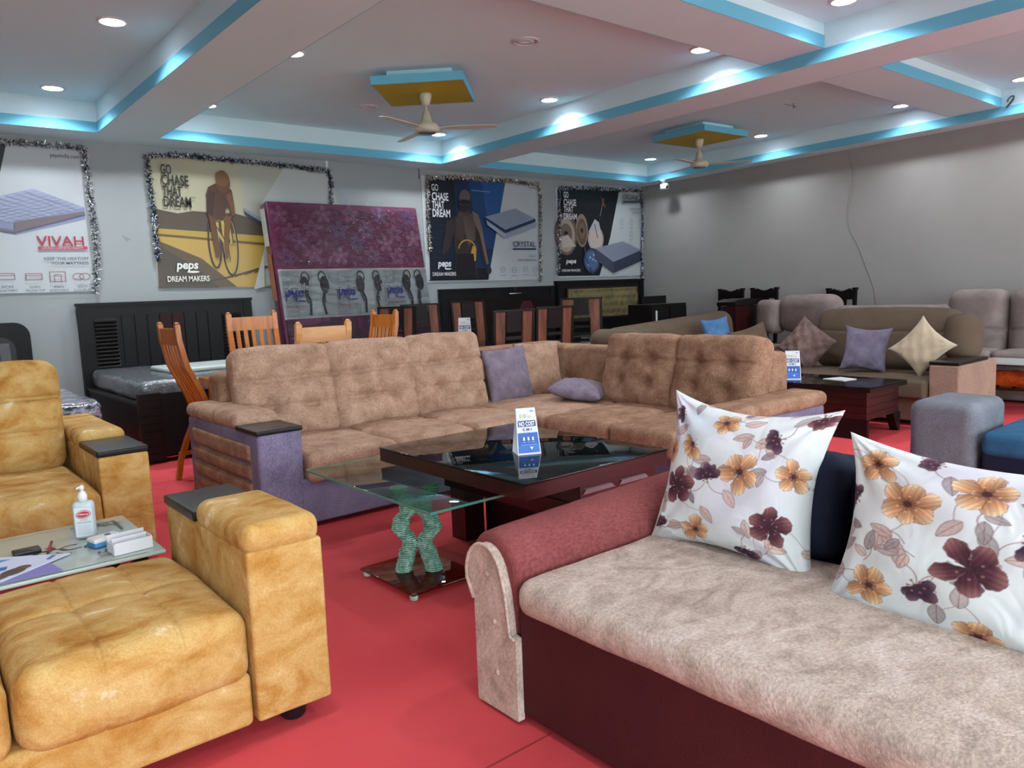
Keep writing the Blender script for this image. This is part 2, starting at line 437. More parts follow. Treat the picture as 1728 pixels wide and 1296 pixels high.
def ceiling():
    m = MB(); m.box(-3.2, 11, -2.8, YB+.2, ZC, ZC+.15, M['ceil']); struct(m, 'ceiling')
    w = M['ceil']; c = M['cyan']; h = .1
    n = [0]
    def beam(x0, x1, y0, y1, z0, blues, xf=None):
        """ceiling drop with a painted blue lip on the listed faces"""
        n[0] += 1
        m = MB(); m.box(x0, x1, y0, y1, z0, ZC, w)
        e = .006
        for f in blues:
            if f == 'x0': m.box(x0-e, x0, y0, y1, z0, z0+h, c)
            if f == 'x1': m.box(x1, x1+e, y0, y1, z0, z0+h, c)
            if f == 'y0': m.box(x0, x1, y0-e, y0, z0, z0+h, c)
            if f == 'y1': m.box(x0, x1, y1, y1+e, z0, z0+h, c)
        o = m.build('trim_%d' % (n[0]+1)); o['kind'] = 'structure'
        return o
    beam(1.94, 2.52, -2.6, 8.69, ZS, ('x0', 'x1'))
    beam(6.1, 6.65, -2.6, 8.69, ZS, ('x0', 'x1'))
    # back drop
    beam(-3, xr(9)-.0, 8.69, YB, ZS, ('y0',))
    # right drop, parallel to the slightly turned right wall
    m = MB()
    ya, yb = -2.6, 8.69
    m.prism([(xr(ya)-.3, ya), (xr(yb)-.36, yb), (xr(yb), yb), (xr(ya), ya)], w, 'z', ZS, ZC)
    m.prism([(xr(ya)-.306, ya), (xr(yb)-.366, yb), (xr(yb)-.36, yb), (xr(ya)-.3, ya)], c, 'z', ZS, ZS+h)
    o = m.build('trim_20'); o['kind'] = 'structure'
    for (x0, x1) in ((2.52, 6.1), (6.65, 9.98), (-3, 1.94)):
        if x0 < 0: continue
        beam(x0, x1, 3.30, 3.84, ZS+.1, ('y0', 'y1'))
        beam(x0, x1, -1.9, -1.36, ZS+.1, ('y0', 'y1'))
ceiling()

# ------------------------------------------------------------------ ceiling lamps, speakers, fans
def lamp(i, x, y, label, z=ZC, r=.085, lit=True, energy=None):
    t = thing('ceiling_light', label, 'ceiling light', (x, y, z), 'round recessed downlights')
    m = MB(); m.lathe([(r+.018, 0), (r+.018, -.006), (r, -.012), (r, 0)], M['white'], (x, y, z), 28); m.build('trim_ring', t)
    m = MB(); m.lathe([(r, -.004), (r*.98, -.009)], M['lamp'], (x, y, z), 28); m.build('diffuser', t)
    l = bpy.data.lights.new('lamp_light', 'AREA'); l.shape = 'DISK'; l.size = r*1.8; l.energy = 5.5 if x > 9 else 5 if y < 2.5 or x < 0 else 10.5; l.color = (.88, .96, 1); l.spread = 2.35
    o = bpy.data.objects.new('lamp_light', l); COL.objects.link(o); o.parent = t; o.location = (0, 0, -.02)
LP = [(1.55, 6.2, 'large round ceiling light left of the first beam, nearer one'),
      (1.51, 8.3, 'round ceiling light at left near back wall beside the first beam'),
      (5.80, 8.3, 'round ceiling light seen beside the motor of the nearer fan'),
      (5.83, 6.25, 'round ceiling light between the nearer fan and the second beam'),
      (5.79, 4.26, 'round ceiling light at the far edge of the cross beam'),
      (9.86, 8.25, 'round ceiling light left of the farther fan near the corner'),
      (9.80, 6.22, 'round ceiling light right of the farther fan board'),
      (5.73, 2.95, 'round ceiling light at the top edge of the photo, right of centre'),
      (9.62, 2.99, 'round ceiling light at the right edge of the photo'),
      (2.91, 6.2, 'small bright ceiling light half hidden by the first beam'),
      (2.89, 8.25, 'tiny distant ceiling light at the far end of the first beam'),
      (9.72, 4.28, 'small bright ceiling light half hidden by the right cross beam')]
for i, (x, y, lb) in enumerate(LP): lamp(i, x, y, lb)
for (x, y) in ((2.91, 1.6), (5.75, .9), (2.91, -.8), (5.75, -1.0), (.9, 2.2), (-1.3, 2.2), (-1.3, 6.2), (.9, -.6), (9.6, .6), (7.6, -.8), (4.3, -.2)):  # unseen lamps added overhead to brighten the front of the room
    lamp(0, x, y, 'added unseen fill light overhead, outside the top of the photo')

for (x, y, lb) in ((4.35, 4.92, 'unlit round white ceiling fitting above the purple cushions, nearer one'), (4.33, 7.5, 'faint unlit round ceiling fitting left of the fan, farther one')):
    t = thing('ceiling_speaker', lb, 'ceiling fitting', (x, y, ZC), 'unlit round ceiling fittings')
    m = MB()
    m.lathe([(.11, 0), (.11, -.008), (.095, -.014), (.09, 0)], M['white'], (x, y, ZC), 32); m.build('rim', t)
    m = MB(); m.lathe([(.09, -.002), (.06, -.004), (.058, -.008), (.03, -.008), (.028, -.005), (0.001, -.005)], M['ceil'], (x, y, ZC), 32); m.build('grille', t)
m = MB()
m.tube([(8.42, 4.92, ZC), (8.42, 4.92, ZC-.03), (8.44, 4.93, ZC-.05), (8.46, 4.92, ZC-.035)], .006, M['steel'], 8)
m.box(8.36, 8.6, 4.99, 5.0, ZC-.004, ZC, M['steel'])
single(m, 'ceiling_hook', 'small metal hook on the ceiling right of the farther fan board', 'hook')

def fan(x, y, zb, half, rot, label, lab2, board_label, ang0):
    t = thing('ceiling_board', board_label, 'ceiling board', (x, y, ZC), 'blue and yellow ceiling boards')
    X = Matrix.Translation((x, y, 0)) @ Matrix.Rotation(rot, 4, 'Z')
    m = MB(); m.box(-half, half, -half, half, zb+.0, zb+.006, M['yellow'], X=X); m.build('yellow_panel', t)
    m = MB(); e = half+.008
    m.box(-e, e, -e, e, zb+.006, zb+.075, M['cyan'], X=X); 
    for (a, b, c, d) in ((-e, e, -e, -half), (-e, e, half, e), (-e, -half, -half, half), (half, e, -half, half)):
        m.box(a, b, c, d, zb-.002, zb+.006, M['cyan'], X=X)
    m.build('blue_rim', t)
    m = MB(); k = half*.72; m.box(-k, k, -k, k, zb+.075, ZC, M['ceil'], X=X); m.build('mount', t)
    f = thing('ceiling_fan', label, 'ceiling fan', (x, y, zb), 'ivory three blade ceiling fans')
    iv = M['ivory']
    m = MB(); m.lathe([(.055, 0), (.058, -.02), (.05, -.06), (.038, -.1), (.02, -.11)], iv, (x, y, zb), 24); m.build('canopy', f)
    zt = zb-.31
    m = MB(); m.tube([(x, y, zb-.09), (x, y, zt+.06)], .013, iv, 12); m.build('rod', f)
    m = MB(); m.lathe([(.015, .15), (.03, .145), (.042, .1), (.05, .05), (.1, .03), (.118, .0), (.118, -.03), (.1, -.045), (.06, -.05), (.02, -.052)], iv, (x, y, zt), 32); m.build('motor', f)
    m = MB(); m.lathe([(.085, -.046), (.08, -.058), (.03, -.062)], M['steel'], (x, y, zt), 32); m.build('trim_plate', f)
    for k in range(3):
        a = ang0+k*2*PI/3
        X = Matrix.Translation((x, y, zt-.01)) @ Matrix.Rotation(a, 4, 'Z') @ Matrix.Rotation(-.12, 4, 'X')
        m = MB()
        pr = [(.10, .022), (.17, .025), (.2, .042), (.3, .05), (.5, .048), (.65, .042), (.665, .02), (.67, 0)]
        pts = pr+[(a_, -b_) for a_, b_ in reversed(pr[:-1])]
        m.prism(pts, iv, 'z', -.003, .003, X=X)
        m.build('blade', f)
fan(4.25, 6.27, 3.24, .41, PI/4+.02, 'ivory three blade ceiling fan under the nearer yellow ceiling board', '', 'square ceiling board with yellow underside and blue rim, nearer one turned like a diamond', 1.40)
fan(8.6, 6.37, 3.24, .43, -.04, 'ivory three blade ceiling fan under the farther yellow ceiling board at right', '', 'square ceiling board with yellow underside and blue rim, farther one near right wall', 1.26)

# cctv camera, wires
t = thing('security_camera', 'small white security camera hanging from the ceiling drop in the corner', 'security camera', (10.3, 8.35, ZS))
m = MB(); m.lathe([(.055, 0), (.055, -.015), (.03, -.03), (.02, -.06)], M['white'], (10.3, 8.35, ZS), 20); m.build('mount', t)
m = MB(); m.soft((10.3, 8.33, ZS-.11), (.045, .07, .05), .03, M['white'], n=3); m.build('housing', t)
m = MB(); m.lathe([(.022, -.012), (.022, .0), (.01, .004)], M['blackp'], (0, 0, 0), 20, X=Matrix.Translation((10.28, 8.255, ZS-.125)) @ Matrix.Rotation(PI/2, 4, 'X')); m.build('lens', t)
def wallx(y): return xr(y)-.008
m = MB(); pts = [(5.3, 3.08), (5.24, 2.95), (5.2, 2.8), (5.21, 2.6), (5.26, 2.45), (5.28, 2.2), (5.24, 2.0), (5.12, 1.8), (5.05, 1.62), (4.98, 1.45), (4.88, 1.2), (4.86, 1.0)]
m.tube([(wallx(y), y, z) for y, z in pts], .0035, plain('#a3a39b', .6), 8)
single(m, 'wall_cable', 'thin grey cable running down the bare right wall', 'cable')
for (x, y, lb) in ((6.15, 3.22, 'small black loop of wire on the beam beside the near cross beam'), (9.98, 3.2, 'small black loop of wire at the right end of the cross beam')):
    m = MB(); m.tube([(x-.03+.05*math.sin(a)*.4, y+.03*math.cos(a*1.3), ZS+.14+.06*math.sin(a)) for a in [k*.4 for k in range(18)]], .006, M['blackp'], 6)
    single(m, 'wire_loop', lb, 'wire')
for (x0, lb) in ((4.63, 'white conduit strip on back wall above the big wrapped mattress'), (6.03, 'thin wire on back wall beside the blue athlete poster')):
    m = MB(); w = .03 if x0 < 5 else .006
    m.box(x0, x0+w, YB-.02, YB, 2.85 if x0 < 5 else 2.95, ZS, M['white'] if x0 < 5 else plain('#777777'))
    single(m, 'wall_conduit', lb, 'conduit')
m = MB(); a = Art(lambda u, v, k: (u, YB-.002-.0006*k, v)); a.poly([(2.174, 2.132), (2.218, 2.101), (2.270, 2.083), (2.220, 2.051)], '#8a8d92'); single(a.mb, 'wall_scuff', 'small grey scuff mark on the back wall between the first two posters', 'mark')

# ------------------------------------------------------------------ posters on the back wall
def mat_on(a, top, h, ct, cs, cs2, quilt=None):
    """mattress picture: top = l, near, r, far corners; h = side height"""
    l, n_, r, f = top
    a.poly([l, n_, (n_[0], n_[1]-h), (l[0], l[1]-h)], cs)
    a.poly([n_, r, (r[0], r[1]-h), (n_[0], n_[1]-h)], cs2)
    a.poly([l, n_, r, f], ct)
    for i in range(1, 9):
        q = i/9
        p0 = (l[0]+(n_[0]-l[0])*q, l[1]+(n_[1]-l[1])*q); p1 = (f[0]+(r[0]-f[0])*q, f[1]+(r[1]-f[1])*q)
        a.line([p0, p1], .006, quilt or cs)
        p0 = (l[0]+(f[0]-l[0])*q, l[1]+(f[1]-l[1])*q); p1 = (n_[0]+(r[0]-n_[0])*q, n_[1]+(r[1]-n_[1])*q)
        a.line([p0, p1], .006, quilt or cs)
def sheet(): return Art(lambda u, v, k: (u, YB-.012-.0007*k, v))
def slab(a, x0, x1, z0, z1): a.mb.box(x0, x1, YB-.012, YB, z0, z1, plain('#b9bcc0', .5))
def slogan(a, xs, col):
    a.text('GO', *xs[0], col, .02); a.text('CHASE', *xs[1], col, .02); a.text('THAT', *xs[2], col, .02); a.text('DREAM', *xs[3], col, .02)
def box4(pa, pb): return (pa[0], pa[1], pb[0], pb[1])   # lower-left and upper-right points
GY = '#b4b9bd'
# poster 1
a = sheet(); slab(a, -.25, 1.85, 1.53, 3.0)
a.poly([(-.25, 1.53), (1.87, 1.53), (1.8, 2.98), (-.25, 3.0)], GY)
a.poly([(0.873, 3.004), (1.206, 2.984), (1.068, 2.485), (0.768, 1.967)], '#23252b')
a.text('pepsindia.com', *box4((1.578, 2.882), (1.841, 2.938)), '#3c3f4a', .01)
mat_on(a, [(0.667, 2.345), (1.201, 2.226), (1.840, 2.401), (1.392, 2.571)], .12, '#9ba1b8', '#7f86a4', '#8188a6', '#8b92ad')
a.poly([(0.656, 2.234), (1.194, 2.156), (1.192, 2.133), (0.653, 2.211)], '#75686e'); a.poly([(1.202, 2.237), (1.836, 2.358), (1.833, 2.328), (1.192, 2.133)], '#6f6369')
a.text('VIVAH', *box4((1.373, 2.000), (1.801, 2.101)), '#a3243c', .01)
a.poly([(1.380, 1.964), (1.827, 1.967), (1.830, 1.997), (1.383, 1.994)], '#b03048')
a.text('LUXURIOUS COMFORT & LONGEVITY', *box4((1.412, 1.970), (1.790, 1.991)), '#d8b8be', .0)
a.text('KEEP THE HEATOFF', *box4((1.422, 1.857), (1.831, 1.886)), '#474b59', .01)
a.text('YOUR MATTRESS', *box4((1.480, 1.809), (1.826, 1.837)), '#474b59', .01)
for (px, pz, st, s2) in (((1.317, 1.691)+('EURO', 'PILLOW TOP')), ((1.527, 1.687)+('ZERO', 'PARTNER DISTURBANCE')), ((1.745, 1.684)+('DESIGNED FOR', 'COUPLES')), ((1.079, 1.695)+('PCM', 'RELAX FABRIC'))):
    c = '#8e4656'
    if px > 1.65: a.ring(px-.03, pz, .05, .035, .007, c, 14); a.ring(px+.03, pz, .05, .035, .007, c, 14)
    elif px > 1.4: a.line([(px-.07, pz-.05), (px-.07, pz+.05), (px+.07, pz+.05), (px+.07, pz-.05), (px-.07, pz-.05)], .007, c); a.line([(px-.03, pz-.05), (px-.03, pz+.02), (px+.03, pz+.02), (px+.03, pz-.05)], .007, c)
    else: a.line([(px-.07, pz-.03), (px-.07, pz+.03), (px+.07, pz+.03), (px+.07, pz-.03), (px-.07, pz-.03)], .007, c); a.line([(px-.07, pz+.01), (px+.07, pz+.01)], .006, c)
    a.text(st, px-.045, pz-.115, px+.045, pz-.092, '#4c4f5b'); a.text(s2, px-.085, pz-.15, px+.085, pz-.127, '#4c4f5b')
single(a.mb, 'wall_poster', 'white mattress poster reading VIVAH at the left end of the back wall', 'poster', 'mattress posters on the back wall')
# poster 2 cyclist
a = sheet(); slab(a, 2.5, 4.55, 1.56, 2.98)
a.poly([(2.501, 2.985), (2.503, 1.546), (3.711, 1.535), (4.946, 1.528), (4.677, 2.962)][::-1], '#a9a48a')
a.poly([(3.497, 2.984), (3.630, 1.982), (4.979, 1.989), (4.677, 2.962)][::-1], '#a3a296')
a.poly([(4.079, 2.971), (3.745, 2.510), (3.743, 1.556), (4.946, 1.528), (4.677, 2.962)][::-1], '#b2b5b2')
a.poly([(2.506, 2.427), (2.621, 2.399), (2.777, 2.372), (2.941, 2.404), (3.106, 2.397), (3.414, 2.394), (3.730, 2.320), (3.757, 2.110), (2.523, 2.196)][::-1], '#4d4236')
a.poly([(2.523, 2.203), (3.759, 2.138), (3.736, 1.841), (2.527, 2.106)][::-1], '#a98d3d')
a.poly([(2.519, 2.157), (3.748, 1.997), (3.711, 1.528), (2.503, 1.546)][::-1], '#b09047')
a.poly([(2.524, 2.145), (3.752, 2.054), (3.750, 2.025), (2.522, 2.119)][::-1], '#5f4c2c')
a.poly([(2.524, 2.074), (2.995, 1.871), (3.379, 1.537), (2.503, 1.546)][::-1], '#56452f')
a.poly([(2.520, 2.028), (2.920, 1.778), (3.169, 1.535), (2.503, 1.546)][::-1], '#45392c')
for i in range(6):
    a.line([(3.0+.12*i, 1.60+.02*i), (3.35+.1*i, 1.66+.03*i)], .012, '#3c3020')
a.poly([(3.577, 1.503), (3.711, 1.528), (3.747, 1.983)], '#b9bcb8')
a.poly([(3.523, 2.439), (3.772, 2.301), (3.766, 2.223), (3.533, 2.384)][::-1], '#3a3a3e'); a.poly([(3.525, 2.466), (3.774, 2.322), (3.770, 2.279), (3.529, 2.425)][::-1], '#7e8ba0')
# bicycle
cx, cz = (3.334, 2.015)
a.ring(cx, cz, .085, .34, .022, '#33281c', 30); a.ring(cx, cz, .075, .32, .008, '#b09a5a', 30)
cx2, cz2 = (3.159, 2.061); a.ring(cx2, cz2, .07, .3, .02, '#3a2c1e', 30)
for (p, q, w) in (((3.268, 2.307), (3.299, 1.843), .05), ((3.205, 2.285), (3.187, 1.912), .05), ((3.161, 2.251), (3.280, 2.035), .035), ((3.145, 2.304), (3.360, 2.337), .03), ((3.330, 2.309), (3.349, 2.036), .025)):
    a.line([p, q], w, '#b39a52'); a.line([(p[0]+.02, p[1]), (q[0]+.02, q[1])], .012, '#4a3a26')
# rider
a.poly([(3.110, 2.450), (3.095, 2.583), (3.130, 2.678), (3.214, 2.723), (3.336, 2.716), (3.400, 2.652), (3.415, 2.496), (3.412, 2.380), (3.361, 2.351), (3.349, 2.460), (3.314, 2.445), (3.275, 2.308), (3.179, 2.305), (3.115, 2.343)][::-1], '#4a3026')
a.poly([(3.326, 2.594), (3.385, 2.638), (3.415, 2.496), (3.420, 2.380), (3.383, 2.365), (3.359, 2.494)][::-1], '#6d4427')
a.poly([(3.096, 2.517), (3.140, 2.639), (3.206, 2.622), (3.155, 2.345), (3.090, 2.369)][::-1], '#3c2722')
a.ell(*(3.305, 2.748), .082, .13, '#5c3a26'); a.ell(*(3.300, 2.781), .08, .09, '#6b4a2c')
a.poly([(3.104, 2.370), (3.181, 2.332), (3.201, 2.082), (3.213, 1.898), (3.156, 1.871), (3.129, 2.115)][::-1], '#5a3a22')
a.poly([(3.293, 2.356), (3.376, 2.365), (3.331, 2.152), (3.294, 1.871), (3.252, 1.864), (3.266, 2.117)][::-1], '#6a4526')
slogan(a, [box4((2.625, 2.791), (2.741, 2.902)), box4((2.627, 2.670), (2.916, 2.791)), box4((2.629, 2.554), (2.835, 2.668)), box4((2.631, 2.438), (2.928, 2.555))], '#1c1a1a')
a.text('TM', *box4((2.933, 2.536), (2.974, 2.557)), '#3a3833')
a.text('peps', *box4((2.701, 1.720), (2.944, 1.818)), '#dcdcd6', .03, .15); a.ell(*(2.882, 1.718), .07, .012, '#dcdcd6')
a.text('DREAM MAKERS', *box4((2.596, 1.610), (3.058, 1.674)), '#d8d6cc', .02)
a.text('pepsindia.com', *box4((4.376, 2.912), (4.612, 2.957)), '#56585c')
single(a.mb, 'wall_poster', 'golden poster of a road cyclist reading GO CHASE THAT DREAM', 'poster', 'mattress posters on the back wall')
# poster 3 blue
a = sheet(); slab(a, 6.06, 8.15, 1.53, 3.0)
a.poly([(6.163, 2.989), (6.123, 1.550), (8.201, 1.544), (8.231, 2.994)][::-1], GY)
a.poly([(6.163, 2.989), (6.123, 1.550), (7.164, 1.545), (7.573, 3.009)][::-1], '#101828')
a.poly([(6.608, 2.993), (6.703, 1.546), (7.164, 1.545), (7.573, 3.009)][::-1], '#122a4c')
a.poly([(6.871, 2.992), (7.011, 2.000), (7.291, 2.002), (7.573, 3.009)][::-1], '#183d6e')
a.poly([(7.111, 3.007), (7.190, 2.436), (7.417, 2.442), (7.573, 3.009)][::-1], '#1f4f88')
for i in range(8):
    pz = 2.33-.09*i
    a.line([(6.2, pz), (6.75, pz)], .012, '#17233a')
a.line([(6.916, 2.843), (7.256, 2.835)], .012, '#6f93bd')
a.poly([(6.084, 1.550), (6.397, 1.704), (7.196, 1.721), (7.164, 1.545)][::-1], '#0e121d')
# athlete
a.poly([(6.437, 2.380), (6.608, 2.469), (6.911, 2.546), (7.017, 2.499), (7.074, 2.346), (7.142, 1.957), (7.178, 1.791), (7.108, 1.739), (7.050, 1.914), (6.977, 2.172), (6.943, 1.957), (6.965, 1.567), (6.535, 1.566), (6.576, 1.913), (6.562, 2.208), (6.466, 1.997), (6.357, 1.897), (6.340, 1.955), (6.407, 2.205)][::-1], '#2e2728')
a.poly([(6.911, 2.546), (7.017, 2.499), (7.074, 2.346), (7.142, 1.957), (7.178, 1.791), (7.143, 1.765), (7.024, 2.242), (6.925, 2.411)][::-1], '#77635a')
a.poly([(6.736, 2.490), (6.909, 2.512), (6.964, 2.343), (6.941, 2.129), (6.817, 2.042), (6.765, 2.254)][::-1], '#544642')
a.poly([(6.607, 2.435), (6.735, 2.473), (6.765, 2.254), (6.712, 2.066), (6.612, 2.167)][::-1], '#3d3332')
a.poly([(6.675, 2.538), (6.847, 2.561), (6.864, 2.477), (6.649, 2.453)][::-1], '#4a3a36')
a.ell(*(6.769, 2.701), .1, .14, '#4e3f3b'); a.ell(*(6.794, 2.753), .09, .09, '#5f5350'); a.ell(*(6.778, 2.668), .105, .035, '#1d1a1f')
a.poly([(6.670, 2.622), (6.851, 2.629), (6.802, 2.526), (6.706, 2.522)][::-1], '#2a2223')
a.ring(*(6.791, 1.965), .16, .16, .02, '#b08a35', 20, .3, 2.9)
a.poly([(6.894, 2.051), (6.956, 2.000), (6.936, 1.827), (6.869, 1.810), (6.842, 1.914)][::-1], '#b98f3a')
a.poly([(6.598, 1.930), (6.898, 1.931), (6.932, 1.567), (6.556, 1.566)][::-1], '#14141c')
a.ell(*(7.172, 1.686), .05, .06, '#2b2f3c')
slogan(a, [box4((6.210, 2.798), (6.326, 2.894)), box4((6.212, 2.668), (6.492, 2.780)), box4((6.205, 2.554), (6.413, 2.661)), box4((6.208, 2.440), (6.509, 2.549))], '#dedfe2')
a.text('peps', *box4((6.254, 1.714), (6.486, 1.812)), '#dedfe2', .03, .15); a.ell(*(6.429, 1.712), .06, .01, '#dedfe2')
a.text('DREAM MAKERS', *box4((6.158, 1.615), (6.562, 1.668)), '#cfd0d4', .02)
mat_on(a, [(7.136, 2.468), (7.512, 2.286), (8.132, 2.472), (7.728, 2.611)], .05, '#8d96a8', '#1c2d50', '#1c2d50', '#7b8599')
a.poly([(7.145, 2.417), (7.509, 2.224), (7.505, 2.153), (7.163, 2.348)][::-1], '#9ba3b2'); a.poly([(7.509, 2.224), (8.141, 2.409), (8.138, 2.336), (7.505, 2.153)][::-1], '#8b94a6')
a.text('CRYSTAL', *box4((7.651, 2.030), (8.103, 2.116)), '#2b3358', .01); a.poly([(7.649, 1.986), (8.109, 1.988), (8.110, 2.015), (7.650, 2.012)], '#2b3358')
a.text('ZERO', *box4((7.956, 1.878), (8.093, 1.905)), '#5b5f6c'); a.text('DISTURBANCE', *box4((7.735, 1.815), (8.102, 1.850)), '#5b5f6c')
for px, pz in ((7.423, 1.692), (7.645, 1.680), (7.874, 1.687), (8.070, 1.684)):
    a.ring(px, pz, .045, .04, .006, '#6c7280', 14); a.line([(px-.03, pz), (px+.03, pz)], .006, '#6c7280'); a.line([(px-.06, pz-.085), (px+.06, pz-.085)], .008, '#868b96')
a.line([(7.983, 2.935), (8.178, 2.927)], .01, '#5b6070')
single(a.mb, 'wall_poster', 'blue poster of a bare-chested athlete with mattress reading CRYSTAL', 'poster', 'mattress posters on the back wall')
# poster 4
a = sheet(); slab(a, 8.6, 10.58, 1.55, 2.98)
a.poly([(8.648, 2.962), (8.600, 1.574), (10.657, 1.560), (10.730, 3.012)][::-1], '#b0b6b9')
a.poly([(8.648, 2.962), (8.600, 1.574), (9.563, 1.568), (9.848, 2.215), (10.097, 3.000)][::-1], '#15181e')
for (cx_, cz_, r1, r2, c1, c2) in (((9.168, 2.311)+(.14, .27, '#8c7868', '#5d4c42')), ((8.801, 2.247)+(.25, .34, '#6b5a50', '#a39587'))):
    a.ell(cx_, cz_, r1, r2, c1); a.ell(cx_, cz_-.02, r1*.8, r2*.8, c2); a.ell(cx_, cz_, r1*.55, r2*.5, '#6f5d52'); a.ell(cx_, cz_, r1*.2, r2*.15, '#221d1c')
a.poly([(8.667, 2.197), (8.840, 2.238), (9.021, 2.049), (8.725, 2.028)][::-1], '#b7aca2')
a.ell(*(9.485, 2.180), .19, .21, '#a2968f'); a.ell(*(9.485, 2.180), .16, .18, '#b8aca4')
a.poly([(9.306, 2.284), (9.469, 2.502), (9.567, 2.456), (9.618, 2.290), (9.491, 2.347)][::-1], '#a9abb0')
a.line([(9.466, 2.424), (9.528, 2.190)], .02, '#8a3f6a'); a.line([(9.696, 2.852), (9.599, 2.555)], .012, '#8d8a88'); a.poly([(9.625, 2.898), (9.694, 2.803), (9.748, 2.688), (9.663, 2.753)][::-1], '#7a4a42')
a.ell(*(9.372, 1.817), .19, .2, '#3c4f70'); a.ell(*(9.372, 1.817), .15, .16, '#4d648c'); a.ring(*(9.372, 1.817), .19, .2, .02, '#27303f')
for i in range(6): a.ell((9.372, 1.817)[0]+.09*math.cos(i), (9.372, 1.817)[1]+.1*math.sin(i*1.3), .02, .02, '#9fb0c9')
a.line([(9.200, 2.060), (9.234, 1.866), (9.392, 1.600)], .02, '#35507c')
mat_on(a, [(9.451, 2.023), (9.893, 1.794), (10.621, 1.998), (10.145, 2.148)], .19, '#8b92a4', '#42485c', '#353b4d', '#7d8597')
slogan(a, [box4((8.746, 2.818), (8.855, 2.917)), box4((8.740, 2.696), (9.024, 2.802)), box4((8.736, 2.593), (8.952, 2.686)), box4((8.731, 2.481), (9.029, 2.575))], '#d9dadd')
a.text('peps', *box4((8.753, 1.753), (8.985, 1.828)), '#d9dadd', .03, .15); a.text('DREAM MAKERS', *box4((8.656, 1.640), (9.075, 1.682)), '#c9cacf', .02)
a.text('ORGANICA', *box4((10.152, 2.853), (10.649, 2.947)), '#4b4f58', .01); a.poly([(10.151, 2.793), (10.645, 2.814), (10.646, 2.855), (10.152, 2.833)], '#454a55')
a.text('NATURAL', *box4((10.345, 2.680), (10.642, 2.721)), '#666b76'); a.text('SUPPORT', *box4((10.374, 2.620), (10.640, 2.660)), '#666b76')
for px, pz in ((10.110, 2.471), (10.354, 2.477), (10.572, 2.483), (10.348, 2.273)):
    a.ring(px, pz, .035, .05, .007, '#7c828c', 12); a.line([(px-.05, pz-.1), (px+.05, pz-.1)], .01, '#90959d')
single(a.mb, 'wall_poster', 'black poster of cymbals and drums with mattress reading ORGANICA', 'poster', 'mattress posters on the back wall')

# tinsel garlands
def tinsel(path, mats, dens, rad, label, seed):
    rnd = random.Random(seed); m = MB()
    for i in range(len(path)-1):
        a_, b_ = Vector(path[i]), Vector(path[i+1]); L = (b_-a_).length
        m.tube([a_, b_], .003, mats[0], 4)
        for k in range(int(L*dens)):
            p = a_.lerp(b_, rnd.random()); th = rnd.uniform(0, 2*PI); rr = rad*rnd.uniform(.4, 1)
            d = Vector((math.cos(th), -abs(rnd.uniform(.0, .7)), math.sin(th))).normalized()
            s_ = d.cross(Vector((rnd.uniform(-1, 1), rnd.uniform(-1, 1), rnd.uniform(-1, 1)))).normalized()*.005
            m.add([p-s_, p+s_, p+d*rr+s_*.6, p+d*rr-s_*.6], [(0, 1, 2, 3)], mats[rnd.randrange(len(mats))])
    single(m, 'tinsel_garland', label, 'garland', 'tinsel garlands around the posters')
Yt = YB-.035
def T(*ps): return [(p[0], Yt, p[1]) for p in ps]
tinsel(T((1.111, 3.009), (1.460, 3.006), (1.880, 3.007), (1.896, 2.707), (1.898, 2.434), (1.912, 2.220), (1.912, 1.911), (1.858, 1.520)), [M['tinsel_g'], M['tinsel_s'], M['tinsel_s'], M['tinsel_w']], 800, .05, 'green and silver tinsel garland around the VIVAH poster', 1)
tinsel(T((2.517, 1.846), (2.513, 2.363), (2.505, 2.682), (2.494, 2.972), (2.832, 3.012), (3.498, 2.997), (4.080, 2.985), (4.645, 2.967), (4.674, 2.807), (4.663, 2.548)), [M['tinsel_b'], M['tinsel_s'], M['tinsel_g'], M['tinsel_w'], M['tinsel_b']], 800, .05, 'blue and silver tinsel garland around the cyclist poster', 2)
tinsel(T((6.128, 1.954), (6.121, 2.323), (6.142, 2.972), (6.766, 3.011), (7.538, 3.015), (8.206, 2.992), (8.248, 2.831), (8.218, 2.191), (8.198, 1.497)), [M['tinsel_s'], M['tinsel_o'], M['tinsel_w'], M['tinsel_o']], 800, .05, 'silver and gold tinsel garland around the blue athlete poster', 3)
tinsel(T((8.576, 1.612), (8.627, 2.197), (8.661, 2.962), (9.445, 3.005), (10.635, 3.018), (10.671, 2.640), (10.622, 2.019), (10.623, 1.477)), [M['tinsel_b'], M['tinsel_s'], M['tinsel_b'], M['tinsel_w']], 800, .05, 'violet and blue tinsel garland around the black drum poster', 4)
# ------------------------------------------------------------------ sofas
def T_(x, y, z): return Matrix.Translation((x, y, z))
def Rz(a): return Matrix.Rotation(a, 4, 'Z')
def Rx(a): return Matrix.Rotation(a, 4, 'X')
def Ry(a): return Matrix.Rotation(a, 4, 'Y')

def sofa_foot(t, x, y, z=.09, r=.035):
    m = MB(); m.lathe([(r*.8, 0), (r, .01), (r*1.1, z), (r*1.1, z+.01)], M['blackp'], (x, y, 0), 16); m.build('foot', t)

